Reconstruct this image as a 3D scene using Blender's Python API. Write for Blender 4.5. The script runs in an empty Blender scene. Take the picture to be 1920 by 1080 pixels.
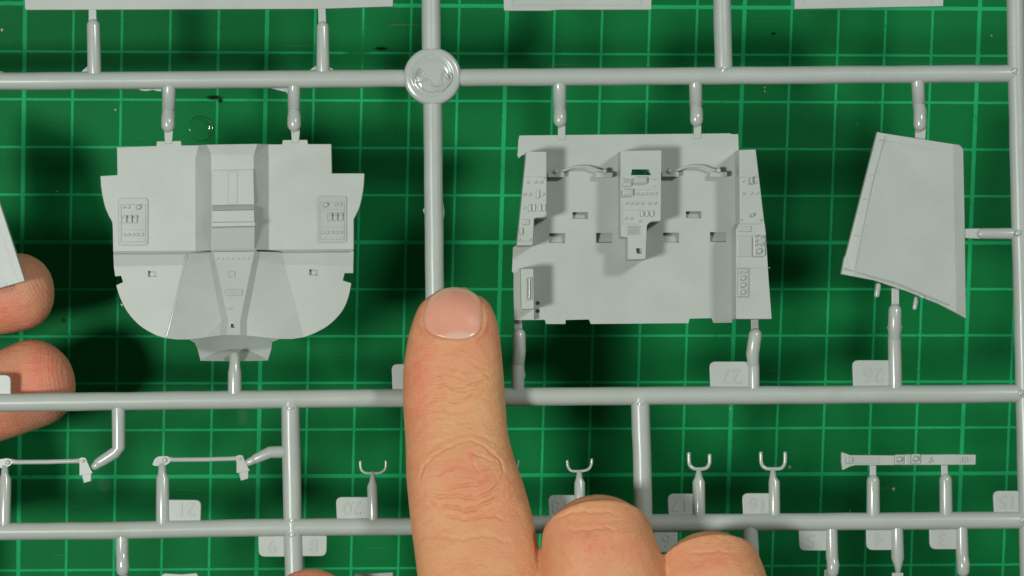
import bpy, bmesh, math, random
import numpy as np
from mathutils import Vector, Matrix
from mathutils.geometry import delaunay_2d_cdt
from mathutils.bvhtree import BVHTree

random.seed(4)
SC = bpy.context.scene
COL = SC.collection
CM = 0.01

# ------------------------------------------------------------------ camera
FPX = 5340.0            # focal length in pixels of the 1920 wide frame
DEPTH = 55.7            # camera to kit plane, cm
def _rot(rx, ry, rz):
    return Matrix.Rotation(rz, 3, 'Z') @ Matrix.Rotation(ry, 3, 'Y') @ Matrix.Rotation(rx, 3, 'X')
R = _rot(math.radians(5.0143), math.radians(3.3542), math.radians(0.0113))
T = Vector((0.03831, -0.02596, -60.6573))
RT = R.transposed()
cam_loc = (RT @ (-T)) * CM
cam = bpy.data.cameras.new('camera')
cam_o = bpy.data.objects.new('camera', cam)
COL.objects.link(cam_o)
cam_o.matrix_world = Matrix.Translation(cam_loc) @ RT.to_4x4()
cam.sensor_width = 36.0
cam.lens = 36.0 * FPX / 1920.0
cam.clip_start = 0.05
cam.clip_end = 20.0
cam.dof.use_dof = True
cam.dof.focus_distance = (DEPTH + 1.0) * CM
cam.dof.aperture_fstop = 40.0
SC.camera = cam_o

# ------------------------------------------------------------------ world and lamps
w = bpy.data.worlds.new('World')
SC.world = w
w.use_nodes = True
bg = w.node_tree.nodes['Background']
bg.inputs[0].default_value = (0.96, 1.0, 0.93, 1)
bg.inputs[1].default_value = 0.08
SC.view_settings.view_transform = 'Standard'
SC.view_settings.look = 'None'
SC.view_settings.gamma = 1.0
SC.view_settings.exposure = 0.0

def w2(pc):             # camera-frame cm -> world metres
    return (RT @ (Vector(pc) - T)) * CM

def lamp(name, xyz, size, power, col):
    l = bpy.data.lights.new(name, 'AREA')
    l.shape = 'DISK'
    l.size = size * CM
    l.energy = power
    l.color = col
    o = bpy.data.objects.new(name, l)
    COL.objects.link(o)
    p = w2((xyz[0], xyz[1], xyz[2] - DEPTH))
    tgt = w2((0, 0, -DEPTH))
    o.location = p
    o.rotation_euler = (tgt - p).to_track_quat('-Z', 'Y').to_euler()
    return o
lamp('desk_lamp_left', (-31, -7.5, 64), 10.5, 3.25, (0.985, 1.0, 0.945))
lamp('desk_lamp_right', (36, 25.5, 62), 10.5, 2.1, (0.97, 1.0, 0.945))

# ------------------------------------------------------------------ coordinates
def P(x, y, h=0.0):     # photo pixel + height above the kit plane (cm) -> kit-plane coordinates, cm
    s = (DEPTH - h) / FPX
    return Vector(((x - 960.0) * s, (540.0 - y) * s, h))
PX = DEPTH / FPX        # cm per pixel in the kit plane
KIT_ROT = RT.to_4x4()
def kit_world(p):       # kit-plane cm -> world metres
    return w2((p[0], p[1], p[2] - DEPTH))
def on_mat(x, y):       # point of the mat seen at a pixel (world, metres)
    d = RT @ Vector(((x - 960) / FPX, (540 - y) / FPX, -1.0))
    o = RT @ (-T)
    k = -o.z / d.z
    return (o + d * k) * CM

# ------------------------------------------------------------------ materials
def mat_new(name):
    m = bpy.data.materials.new(name)
    m.use_nodes = True
    nt = m.node_tree
    return m, nt, nt.nodes['Principled BSDF']
class N:
    def __init__(s, nt): s.nt = nt
    def n(s, t, **k):
        x = s.nt.nodes.new(t)
        for a, b in k.items(): setattr(x, a, b)
        return x
    def l(s, a, b): s.nt.links.new(a, b)
    def m(s, op, a, b=None, c=None):
        x = s.n('ShaderNodeMath', operation=op)
        for i, v in enumerate((a, b, c)):
            if v is None: continue
            if isinstance(v, (int, float)): x.inputs[i].default_value = v
            else: s.l(v, x.inputs[i])
        return x.outputs[0]
    def mix(s, f, a, b):
        x = s.n('ShaderNodeMix', data_type='RGBA')
        for i, v in ((0, f), (6, a), (7, b)):
            if isinstance(v, (int, float)): x.inputs[i].default_value = v
            elif isinstance(v, tuple): x.inputs[i].default_value = (*v, 1)
            else: s.l(v, x.inputs[i])
        return x.outputs[2]
    def noise(s, vec, scale, detail=3, rough=.5, dist=0):
        x = s.n('ShaderNodeTexNoise')
        x.inputs['Scale'].default_value = scale
        x.inputs['Detail'].default_value = detail
        x.inputs['Roughness'].default_value = rough
        x.inputs['Distortion'].default_value = dist
        if vec is not None: s.l(vec, x.inputs['Vector'])
        return x.outputs[0]
    def ramp(s, v, lo, hi):
        x = s.n('ShaderNodeMapRange')
        x.inputs[1].default_value = lo; x.inputs[2].default_value = hi
        s.l(v, x.inputs[0])
        return x.outputs[0]

def plastic(name='grey_styrene', r0=.31, fine=.16):
    m, nt, b = mat_new(name)
    g = N(nt)
    co = g.n('ShaderNodeTexCoord').outputs['Object']
    f1 = g.ramp(g.noise(co, 60, 4, .6, 1.2), .3, .7)
    f2 = g.ramp(g.noise(co, 420, 2, .6, .3), .3, .7)
    c = g.mix(f1, (.402, .444, .408), (.442, .486, .454))
    c = g.mix(g.m('MULTIPLY', f2, .35), c, (.44, .470, .45))
    mp = g.n('ShaderNodeMapping'); mp.inputs['Scale'].default_value = (1, 14, 1); mp.inputs['Rotation'].default_value = (0, 0, .5)
    g.l(co, mp.inputs[0])
    sc = g.ramp(g.noise(mp.outputs[0], 130, 3, .5), .66, .72)
    c = g.mix(g.m('MULTIPLY', sc, .22), c, (.55, .58, .54))
    f3 = g.ramp(g.noise(co, 22, 3, .5, 2.5), .35, .65)
    c = g.mix(g.m('MULTIPLY', f3, .16), c, (.34, .37, .345))
    g.l(c, b.inputs['Base Color'])
    r = g.m('ADD', r0, g.m('ADD', g.m('MULTIPLY', f1, .10), g.m('MULTIPLY', f3, .06)))
    g.l(r, b.inputs['Roughness'])
    b.inputs['Subsurface Weight'].default_value = 0.12
    b.inputs['Subsurface Radius'].default_value = (.0012, .0012, .0010)
    b.inputs['Subsurface Scale'].default_value = 1.0
    bp = g.n('ShaderNodeBump'); bp.inputs['Strength'].default_value = fine
    bp.inputs['Distance'].default_value = .00008
    g.l(g.noise(co, 900, 3, .6), bp.inputs['Height'])
    g.l(bp.outputs[0], b.inputs['Normal'])
    return m
PLASTIC = plastic()
GLOSSY = plastic('polished_grey_styrene', .13, .05)
RUNNERM = plastic('runner_styrene', .22, .10)
GLOSSY.node_tree.nodes['Principled BSDF'].inputs['Specular IOR Level'].default_value = .75

def mat_material():
    m, nt, b = mat_new('green_cutting_mat')
    g = N(nt)
    co = g.n('ShaderNodeTexCoord').outputs['Object']
    sep = g.n('ShaderNodeSeparateXYZ'); g.l(co, sep.inputs[0])
    X = g.m('MULTIPLY', sep.outputs[0], 100.0); Y = g.m('MULTIPLY', sep.outputs[1], 100.0)
    U = g.m('ADD', g.m('DIVIDE', g.m('SUBTRACT', X, g.m('MULTIPLY', Y, .0222)), 1.0093), 10.3)
    V = g.m('SUBTRACT', 6.0, Y)
    wob = g.m('MULTIPLY', g.m('SUBTRACT', g.noise(co, 1300, 3, .7), .5), .022)
    def line(c, per, hw):
        d = g.m('ABSOLUTE', g.m('SUBTRACT', g.m('FLOORED_MODULO', g.m('ADD', c, per / 2), per), per / 2))
        return g.m('SUBTRACT', 1.0, g.ramp(g.m('ADD', d, wob), hw - .006, hw + .006))
    thin = g.m('MAXIMUM', line(U, 1.0, .0245), line(V, 1.0, .0245))
    thick = g.m('MAXIMUM', line(U, 5.0, .042), line(V, 5.0, .040))
    L = g.m('MAXIMUM', thin, thick)
    # print wear
    wear = g.ramp(g.noise(co, 260, 5, .75), .60, .70)
    wear2 = g.ramp(g.noise(co, 38, 3, .6), .35, .75)
    L = g.m('MULTIPLY', L, g.m('SUBTRACT', 1.0, g.m('MULTIPLY', wear, .65)))
    L = g.m('MULTIPLY', L, g.m('SUBTRACT', 1.0, g.m('MULTIPLY', wear2, .15)))
    # rubbed-off patch of print
    pp = on_mat(672, 88)
    def blob(px, py, rx, ry, soft=.4):
        q = on_mat(px, py)
        dx = g.m('DIVIDE', g.m('SUBTRACT', sep.outputs[0], q.x), rx * CM)
        dy = g.m('DIVIDE', g.m('SUBTRACT', sep.outputs[1], q.y), ry * CM)
        d = g.m('SQRT', g.m('ADD', g.m('MULTIPLY', dx, dx), g.m('MULTIPLY', dy, dy)))
        d = g.m('ADD', d, g.m('MULTIPLY', g.m('SUBTRACT', g.noise(co, 900, 3, .7), .5), .9))
        return g.m('SUBTRACT', 1.0, g.ramp(d, 1 - soft, 1 + soft))
    rub = blob(670, 90, .24, .55)
    L = g.m('MULTIPLY', L, g.m('SUBTRACT', 1.0, g.m('MULTIPLY', rub, .9)))
    n1 = g.ramp(g.noise(co, 26, 4, .6), .3, .7)
    n2 = g.ramp(g.noise(co, 700, 4, .7), .3, .75)
    base = g.mix(n1, (.0042, .148, .038), (.0055, .178, .048))
    base = g.mix(g.m('MULTIPLY', n2, .35), base, (.010, .160, .045))
    # knife scratches: long thin voronoi-like streaks at several angles
    scr = None
    for ang, sc, thr in ((.3, 55, .735), (1.25, 48, .745), (-.55, 60, .74), (2.4, 42, .75)):
        mp = g.n('ShaderNodeMapping'); mp.inputs['Rotation'].default_value = (0, 0, ang)
        mp.inputs['Scale'].default_value = (1.0, 26.0, 1.0)
        g.l(co, mp.inputs[0])
        s_ = g.ramp(g.noise(mp.outputs[0], sc, 2, .4), thr, thr + .02)
        scr = s_ if scr is None else g.m('MAXIMUM', scr, s_)
    base = g.mix(g.m('MULTIPLY', scr, .40), base, (.09, .22, .12))
    # pale dust specks and dark flecks
    vo = g.n('ShaderNodeTexVoronoi'); vo.inputs['Scale'].default_value = 150
    g.l(co, vo.inputs['Vector'])
    hv = g.n('ShaderNodeSeparateColor'); g.l(vo.outputs['Color'], hv.inputs[0])
    dot = g.m('MULTIPLY', g.m('LESS_THAN', vo.outputs['Distance'], .055), g.m('GREATER_THAN', hv.outputs[0], .93))
    dk = g.m('MULTIPLY', g.m('LESS_THAN', vo.outputs['Distance'], .11), g.m('LESS_THAN', hv.outputs[1], .018))
    col = g.mix(g.m('MULTIPLY', L, .97), base, (.018, .41, .150))
    col = g.mix(g.m('MULTIPLY', dot, .5), col, (.35, .42, .32))
    col = g.mix(g.m('MULTIPLY', dk, .7), col, (.006, .02, .01))
    dkb = g.m('MAXIMUM', blob(402, 183, .15, .045), blob(715, 91, .14, .035))
    dkb = g.m('MAXIMUM', dkb, blob(413, 188, .05, .05))
    dkb = g.m('MAXIMUM', dkb, blob(1450, 63, .045, .03))
    col = g.mix(dkb, col, (.004, .010, .005))
    pale = g.m('MAXIMUM', blob(195, 910, .14, .14, .25), blob(455, 780, .10, .16, .6))
    col = g.mix(g.m('MULTIPLY', pale, .16), col, (.16, .30, .20))
    g.l(col, b.inputs['Base Color'])
    g.l(g.m('ADD', .42, g.m('MULTIPLY', n2, .14)), b.inputs['Roughness'])
    b.inputs['Specular IOR Level'].default_value = .05
    bp = g.n('ShaderNodeBump'); bp.inputs['Strength'].default_value = .6
    bp.inputs['Distance'].default_value = .00016
    hh = g.m('ADD', g.noise(co, 1800, 3, .7), g.m('MULTIPLY', scr, 1.4))
    g.l(hh, bp.inputs['Height']); g.l(bp.outputs[0], b.inputs['Normal'])
    return m

def skin(name, ridges=False, light=(.69, .355, .17), red=(.68, .22, .125)):
    m, nt, b = mat_new(name)
    g = N(nt)
    co = g.n('ShaderNodeTexCoord').outputs['Object']
    at = g.n('ShaderNodeAttribute'); at.attribute_name = 'redness'
    n1 = g.ramp(g.noise(co, 70, 4, .6), .3, .7)
    n2 = g.ramp(g.noise(co, 420, 3, .6), .35, .7)
    n3 = g.ramp(g.noise(co, 190, 4, .65), .35, .68)
    f = g.m('ADD', g.m('ADD', g.m('MULTIPLY', n1, .45), g.m('MULTIPLY', n3, .30)), at.outputs['Fac'])
    fc = g.n('ShaderNodeClamp'); g.l(f, fc.inputs[0])
    c = g.mix(fc.outputs[0], light, red)
    c = g.mix(g.m('MULTIPLY', n2, .35), c, (.69, .40, .20))
    g.l(c, b.inputs['Base Color'])
    g.l(g.m('ADD', .47, g.m('MULTIPLY', n2, .12)), b.inputs['Roughness'])
    b.inputs['Specular IOR Level'].default_value = .38
    b.inputs['Subsurface Weight'].default_value = .32
    b.inputs['Subsurface Radius'].default_value = (.0030, .0011, .0006)
    b.inputs['Subsurface Scale'].default_value = 1.0
    vo = g.n('ShaderNodeTexVoronoi', feature='DISTANCE_TO_EDGE'); vo.inputs['Scale'].default_value = 950
    mp = g.n('ShaderNodeMapping'); mp.inputs['Scale'].default_value = (.8, 1.5, 1)
    g.l(co, mp.inputs[0]); g.l(mp.outputs[0], vo.inputs['Vector'])
    h = g.m('ADD', g.m('MULTIPLY', vo.outputs['Distance'], 1.2), g.m('MULTIPLY', g.noise(co, 1500, 4, .7), .8))
    mq = g.n('ShaderNodeMapping'); mq.inputs['Scale'].default_value = (1, 4.5, 1); g.l(co, mq.inputs[0])
    h = g.m('ADD', h, g.m('MULTIPLY', g.noise(mq.outputs[0], 330, 4, .65), 1.5))
    if ridges:
        wv = g.n('ShaderNodeTexWave', wave_type='RINGS', rings_direction='SPHERICAL')
        wv.inputs['Scale'].default_value = 520; wv.inputs['Distortion'].default_value = 2.0
        wv.inputs['Detail Scale'].default_value = .12
        g.l(co, wv.inputs['Vector'])
        h = g.m('ADD', h, g.m('MULTIPLY', wv.outputs['Fac'], .35))
    bp = g.n('ShaderNodeBump'); bp.inputs['Strength'].default_value = .68
    bp.inputs['Distance'].default_value = .00015
    g.l(h, bp.inputs['Height']); g.l(bp.outputs[0], b.inputs['Normal'])
    return m

def nail_material():
    m, nt, b = mat_new('fingernail')
    g = N(nt)
    a = g.n('ShaderNodeAttribute'); a.attribute_name = 'lunula'
    e = g.n('ShaderNodeAttribute'); e.attribute_name = 'free_edge'
    co = g.n('ShaderNodeTexCoord').outputs['Object']
    n1 = g.ramp(g.noise(co, 250, 3, .6), .3, .7)
    c = g.mix(n1, (.70, .315, .22), (.73, .36, .26))
    c = g.mix(g.m('MULTIPLY', a.outputs['Fac'], .6), c, (.74, .55, .46))
    c = g.mix(e.outputs['Fac'], c, (.66, .56, .36))
    g.l(c, b.inputs['Base Color'])
    b.inputs['Roughness'].default_value = .24
    b.inputs['Specular IOR Level'].default_value = .5
    b.inputs['Subsurface Weight'].default_value = .2
    b.inputs['Subsurface Radius'].default_value = (.002, .001, .0006)
    b.inputs['Subsurface Scale'].default_value = 1.0
    return m

# ------------------------------------------------------------------ object helpers
def link(name, me, parent=None):
    o = bpy.data.objects.new(name, me)
    COL.objects.link(o)
    if parent: o.parent = parent
    return o
def mesh_obj(name, verts, faces, parent, mat=None, smooth=False, bevel=0.0, seg=2):
    me = bpy.data.meshes.new(name)
    me.from_pydata([tuple(Vector(v) * CM) for v in verts], [], faces)
    me.validate()
    bm = bmesh.new(); bm.from_mesh(me)
    bmesh.ops.recalc_face_normals(bm, faces=bm.faces)
    bm.to_mesh(me); bm.free()
    me.materials.append(mat or PLASTIC)
    if smooth: me.polygons.foreach_set('use_smooth', [True] * len(me.polygons))
    o = link(name, me, parent)
    if bevel:
        md = o.modifiers.new('bevel', 'BEVEL')
        md.width = bevel * CM; md.segments = seg; md.limit_method = 'ANGLE'; md.angle_limit = math.radians(35)
    return o
def tag(o, label, cat, group=None, kind=None):
    if label: o['label'] = label
    if cat: o['category'] = cat
    if group: o['group'] = group
    if kind: o['kind'] = kind
    return o

def inside(p, poly):
    x, y = p; c = False; n = len(poly)
    for i in range(n):
        x1, y1 = poly[i][0], poly[i][1]; x2, y2 = poly[i - 1][0], poly[i - 1][1]
        if (y1 > y) != (y2 > y) and x < (x2 - x1) * (y - y1) / (y2 - y1) + x1: c = not c
    return c

def rnd(poly, rad, seg=5):
    """round the corners of a polygon; rad = number or list per corner"""
    out = []; n = len(poly)
    for i in range(n):
        r = rad[i] if isinstance(rad, (list, tuple)) else rad
        p = Vector(poly[i][:2]); a = Vector(poly[i - 1][:2]) - p; b = Vector(poly[(i + 1) % n][:2]) - p
        if r <= 0: out.append(tuple(p)); continue
        r = min(r, a.length * .48, b.length * .48)
        pa = p + a.normalized() * r; pb = p + b.normalized() * r
        for k in range(seg + 1):
            t = k / seg
            out.append(tuple(pa * (1 - t) ** 2 + p * 2 * t * (1 - t) + pb * t * t))
    return out
def spline(pts, n=6):
    out = []
    for i in range(len(pts) - 1):
        p0 = Vector(pts[max(i - 1, 0)]); p1 = Vector(pts[i]); p2 = Vector(pts[i + 1]); p3 = Vector(pts[min(i + 2, len(pts) - 1)])
        for k in range(n):
            t = k / n
            out.append(tuple(.5 * ((2 * p1) + (p2 - p0) * t + (2 * p0 - 5 * p1 + 4 * p2 - p3) * t * t + (3 * p1 - p0 - 3 * p2 + p3) * t ** 3)))
    out.append(tuple(pts[-1]))
    return out
def circ(cx, cy, r, n=16, ry=None):
    return [(cx + r * math.cos(2 * math.pi * k / n), cy + (ry or r) * math.sin(2 * math.pi * k / n)) for k in range(n)]
def rect(cx, cy, w_, h_, rot=0):
    c, s = math.cos(rot), math.sin(rot)
    return [(cx + x * c - y * s, cy + x * s + y * c) for x, y in ((-w_/2, -h_/2), (w_/2, -h_/2), (w_/2, h_/2), (-w_/2, h_/2))]

def plate(parent, name, outline, h, t, holes=(), creases=(), bevel=.008, bottom=None, mat=None, seg=2, draft=0):
    """Solid sheet. outline / creases points may carry their own top height as a third number."""
    V = []; E = []; H = {}
    def add(p):
        k = (round(p[0], 3), round(p[1], 3))
        if k not in H:
            H[k] = p[2] if len(p) > 2 else h
            V.append(k)
        return V.index(k)
    for loop in [outline] + list(holes):
        ids = [add(p) for p in loop]
        E += [(ids[i - 1], ids[i]) for i in range(len(ids)) if ids[i - 1] != ids[i]]
    for c in creases:
        ids = [add(p) for p in c]
        E += [(a, b) for a, b in zip(ids[:-1], ids[1:]) if a != b]
    v2, e2, f2, ov, oe, of = delaunay_2d_cdt([Vector((v[0] / 100, v[1] / 100)) for v in V], E, [], 0, 1e-6)
    hs = []
    for i, v in enumerate(v2):
        if ov[i]: hs.append(H[V[ov[i][0]]])
        else:
            x, y = v.x * 100, v.y * 100
            ds = sorted((math.hypot(x - q[0], y - q[1]), H[q]) for q in V)[:2]
            hs.append((ds[0][1] * ds[1][0] + ds[1][1] * ds[0][0]) / (ds[0][0] + ds[1][0] + 1e-9))
    tri = []
    for f in f2:
        cx = sum(v2[i].x for i in f) / len(f) * 100; cy = sum(v2[i].y for i in f) / len(f) * 100
        if inside((cx, cy), outline) and not any(inside((cx, cy), q) for q in holes): tri.append(list(f))
    top = [P(v.x * 100, v.y * 100, hh) for v, hh in zip(v2, hs)]
    bot = [Vector((p.x, p.y, (bottom if bottom is not None else p.z - t))) for p in top]
    if draft:
        m_ = len(outline); area = sum(outline[i - 1][0] * outline[i][1] - outline[i][0] * outline[i - 1][1] for i in range(m_))
        sg = 1 if area > 0 else -1
        off = {}
        for i in range(m_):
            a_ = Vector(outline[i - 1][:2]); b_ = Vector(outline[i][:2]); c_ = Vector(outline[(i + 1) % m_][:2])
            d1 = (b_ - a_); d2 = (c_ - b_)
            if d1.length < 1e-6 or d2.length < 1e-6: continue
            d1.normalize(); d2.normalize()
            nn = Vector(((d1.y + d2.y), -(d1.x + d2.x))) * sg
            if nn.length > 1e-6: off[(round(b_.x, 3), round(b_.y, 3))] = nn.normalized() * min(1.4, 2 / max(nn.length, .9))
        for i, v in enumerate(v2):
            k_ = V[ov[i][0]] if ov[i] else None
            if k_ in off: bot[i] += Vector((off[k_].x, -off[k_].y, 0)) * draft
    n = len(top)
    faces = [tuple(f) for f in tri] + [tuple(i + n for i in reversed(f)) for f in tri]
    cnt = {}
    for f in tri:
        for i in range(3):
            a, b = f[i], f[(i + 1) % 3]
            cnt[(a, b)] = cnt.get((a, b), 0) + 1
    for (a, b) in list(cnt):
        if (b, a) not in cnt: faces.append((b, a, a + n, b + n))
    o = mesh_obj(name, top + bot, faces, parent, mat)
    bm = bmesh.new(); bm.from_mesh(o.data)
    bmesh.ops.delete(bm, geom=[v for v in bm.verts if not v.link_faces], context='VERTS')
    bmesh.ops.dissolve_limit(bm, angle_limit=math.radians(.6), verts=bm.verts, edges=bm.edges)
    bmesh.ops.recalc_face_normals(bm, faces=bm.faces)
    bm.to_mesh(o.data); bm.free()
    if bevel:
        md = o.modifiers.new('bevel', 'BEVEL')
        md.width = bevel * CM; md.segments = seg; md.limit_method = 'ANGLE'; md.angle_limit = math.radians(28)
    return o

def frames(pts):
    tans = []
    for i in range(len(pts)):
        a = pts[max(i - 1, 0)]; b = pts[min(i + 1, len(pts) - 1)]
        tans.append((b - a).normalized())
    return tans
def tube(parent, name, pts, seg=22, cap0=True, cap1=True, flat=1.0, mat=None, raw=False):
    """pts: (x, y, h, r_px). Round rod with domed ends; flat squeezes it along the height axis."""
    C = [P(p[0], p[1], p[2]) for p in pts]; r = [p[3] * PX for p in pts]
    def cap(c, t, rr, rev):
        out = []
        for k in range(1, 6):
            a = k / 5 * math.pi / 2
            out.append((c + t * rr * math.sin(a), rr * max(math.cos(a), .02)))
        return out[::-1] if rev else out
    tn = frames(C); L = []
    if cap0 is True: L += cap(C[0], -tn[0], r[0], True)
    L += list(zip(C, r))
    if cap1 is True: L += cap(C[-1], tn[-1], r[-1], False)
    cs = [l[0] for l in L]; tn = frames(cs)
    verts = []; faces = []
    up = Vector((0, 0, 1))
    if abs(tn[0].z) > .9: up = Vector((0, 1, 0))
    for (c, rr), t in zip(L, tn):
        s = t.cross(up)
        s = s.normalized() if s.length > 1e-4 else Vector((1, 0, 0))
        u = s.cross(t).normalized()
        for k in range(seg):
            a = 2 * math.pi * k / seg
            verts.append(c + s * rr * math.cos(a) + u * rr * math.sin(a) * flat)
    m = len(L)
    for i in range(m - 1):
        for k in range(seg):
            a = i * seg + k; b = i * seg + (k + 1) % seg
            faces.append((a, b, b + seg, a + seg))
    faces.append(tuple(range(seg))[::-1]); faces.append(tuple((m - 1) * seg + k for k in range(seg)))
    if raw: return verts, faces
    return mesh_obj(name, verts, faces, parent, mat or GLOSSY, smooth=True)

_shared = {}
def knob(parent, name, x, y, h, r=2.6, hh=.05, dome=True):
    """small moulded button; alike buttons share one mesh"""
    key = (name, round(r, 1), round(hh, 3), dome)
    if key not in _shared:
        prof = [(1.12, -.02), (1.05, hh * .35), (.92, hh * .75), (.62, hh * .98), (.25, hh * 1.08)] if dome else [(1.0, -.02), (1.0, hh * .85), (.9, hh), (.3, hh)]
        vs = []; fs = []; s = 14
        for (q, z) in prof:
            for k in range(s):
                a = 2 * math.pi * k / s
                vs.append(Vector((q * r * PX * math.cos(a), q * r * PX * math.sin(a), z)))
        for i in range(len(prof) - 1):
            for k in range(s):
                a = i * s + k; b = i * s + (k + 1) % s
                fs.append((a, b, b + s, a + s))
        fs.append(tuple((len(prof) - 1) * s + k for k in range(s)))
        me = bpy.data.meshes.new(name)
        me.from_pydata([tuple(v * CM) for v in vs], [], fs)
        bm_ = bmesh.new(); bm_.from_mesh(me); bmesh.ops.recalc_face_normals(bm_, faces=bm_.faces)
        if bm_.faces[-1].normal.z < 0: bmesh.ops.reverse_faces(bm_, faces=bm_.faces)
        bm_.to_mesh(me); bm_.free()
        me.materials.append(GLOSSY)
        me.polygons.foreach_set('use_smooth', [True] * len(me.polygons))
        _shared[key] = me
    o = link(name, _shared[key], parent)
    o.location = P(x, y, h) * CM
    return o
def block(parent, name, cx, cy, w_, h_, h0, h1, rot=0, bevel=.012, r=0):
    poly = rect(cx, cy, w_, h_, rot)
    if r: poly = rnd(poly, r, 4)
    return plate(parent, name, poly, h1, h1 - h0, bevel=bevel, mat=GLOSSY, seg=3)
def frame(parent, name, cx, cy, w_, h_, lw, h0, h1, r=0):
    a = rect(cx, cy, w_, h_); b = rect(cx, cy, w_ - 2 * lw, h_ - 2 * lw)
    if r: a = rnd(a, r, 5); b = rnd(b, r * .8, 5)
    return plate(parent, name, a, h1, h1 - h0, holes=[b], bevel=.006)
def numeral(parent, text, cx, cy, h, size_px=29, wx=1.0):
    cu = bpy.data.curves.new('numeral', 'FONT')
    cu.body = text; cu.size = size_px * PX * CM * 1.38; cu.extrude = .004 * CM
    cu.align_x = 'CENTER'; cu.align_y = 'CENTER'; cu.bevel_depth = .003 * CM; cu.offset = -.004 * CM; cu.resolution_u = 4
    tmp = bpy.data.objects.new('tmp', cu); COL.objects.link(tmp)
    bpy.context.view_layer.update()
    me = bpy.data.meshes.new_from_object(tmp.evaluated_get(bpy.context.evaluated_depsgraph_get()))
    bpy.data.objects.remove(tmp)
    me.materials.clear(); me.materials.append(PLASTIC)
    o = link('numeral', me, parent)
    o.location = P(cx, cy, h) * CM
    o.rotation_euler = (0, 0, math.pi)          # the frame lies upside down on the bench
    o.scale = (wx, 1, 1)
    return o

# ------------------------------------------------------------------ setting: desk and mat
def desk():
    m, nt, b = mat_new('desk_wood')
    g = N(nt); co = g.n('ShaderNodeTexCoord').outputs['Object']
    mp = g.n('ShaderNodeMapping'); mp.inputs['Scale'].default_value = (1, 9, 1); g.l(co, mp.inputs[0])
    g.l(g.mix(g.noise(mp.outputs[0], 9, 5, .6), (.20, .12, .07), (.32, .21, .13)), b.inputs['Base Color'])
    b.inputs['Roughness'].default_value = .5
    me = bpy.data.meshes.new('desk')
    bm = bmesh.new()
    bmesh.ops.create_cube(bm, size=1.0, matrix=Matrix.Translation((0, 0, -.0185)) @ Matrix.Diagonal((1.4, .8, .03, 1)))
    bm.to_mesh(me); bm.free(); me.materials.append(m)
    o = link('desk', me); o['kind'] = 'structure'
    return o
desk()
def cutting_mat():
    me = bpy.data.meshes.new('cutting_mat')
    bm = bmesh.new()
    bmesh.ops.create_cube(bm, size=1.0, matrix=Matrix.Translation((0, 0, -.0015)) @ Matrix.Diagonal((.60, .44, .003, 1)))
    bm.to_mesh(me); bm.free()
    me.materials.append(mat_material())
    o = link('cutting_mat', me)
    tag(o, 'green self healing cutting mat printed with a pale green centimetre grid', 'cutting mat')
cutting_mat()

# ------------------------------------------------------------------ the sprue
sprue = bpy.data.objects.new('model_kit_sprue', None)
COL.objects.link(sprue)
sprue.empty_display_size = .02
sprue.matrix_world = Matrix.Translation(kit_world((0, 0, 0))) @ KIT_ROT
tag(sprue, 'light grey plastic model kit frame with cockpit parts and wing still attached', 'model kit frame')

def runner(pts, **k):
    out = []
    for p, q in zip(pts[:-1], pts[1:]):
        n = max(2, int(math.hypot(q[0] - p[0], q[1] - p[1]) / 45))
        for i in range(n):
            t = i / n
            out.append((p[0] + (q[0] - p[0]) * t + random.uniform(-.35, .35), p[1] + (q[1] - p[1]) * t + random.uniform(-.35, .35), random.uniform(-.004, .004), p[3] + (q[3] - p[3]) * t + random.uniform(-.3, .3)))
    out.append(pts[-1])
    return tube(sprue, 'runner', out, mat=RUNNERM, **k)
RR = 17.3
def hline(pts, r):
    return [(x, y, 0, r) for x, y in pts]
runner(hline([(-330, 156), (0, 152.5), (480, 149), (960, 145), (1440, 141.3), (1906, 138)], 16.8))
runner(hline([(-330, 758), (0, 755), (480, 749), (1010, 743.5), (1440, 741), (1916, 738)], 17.3))
runner(hline([(-330, 999), (175, 995), (480, 989.5), (750, 987), (1240, 980.3), (1440, 979), (1926, 975)], 16.6))
runner(hline([(-330, 1290), (800, 1280), (1938, 1268)], 16.6))
runner(hline([(-330, -190), (800, -200), (1895, -208)], 17))
runner(hline([(-330, -190), (-330, 1290)], 17))
runner(hline([(804, -200), (808, 0), (809, 100), (811, 205), (815, 535), (817, 748)], 17.7))
runner(hline([(1351, -200), (1353.5, 0), (1357, 138)], 16.8))
runner(hline([(1898, -208), (1904, 0), (1905.5, 130), (1909, 270), (1916, 540), (1922, 810), (1929, 1075), (1938, 1268)], 16.4))
runner(hline([(544, 752), (545, 810), (548, 960), (551, 1060), (556, 1285)], 17.2))
runner(hline([(1200, 745), (1202, 810), (1203.5, 850), (1206, 960), (1206.5, 978)], 17.4))
# little peaks where runners meet
def joint(x, y, rx=9, ry=13, h=.12):
    tube(sprue, 'joint_fillet', [(x, y - ry, h - .06, rx * .5), (x, y, h, rx), (x, y + ry, h - .06, rx * .5)], seg=14)
for j in ((544, 765), (1201, 757), (548, 975), (1357, 130), (548, 1002)): joint(*j)
for (x, y) in ((1905, 133), (1917, 737), (1921, 975), (1912, 437)):
    knob(sprue, 'joint_fillet', x - 3, y, .15, 6, .05)

def gate(pts, **k): return tube(sprue, 'gate', pts, **k)
def neck(pts, h=0.02, t=.09, name='gate_neck'): return plate(sprue, name, pts, h, t, bevel=.012)
# upwards from the top runner
gate([(177, 136, 0, 13), (175, 48, 0, 12.3)])
neck([(166, 10), (180, 10), (181, 45), (166, 45)])
gate([(605.5, 132, 0, 12.6), (605, 51, 0, 11.3)])
neck([(596, 10), (610, 10), (611.5, 45), (597, 45)])
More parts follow.
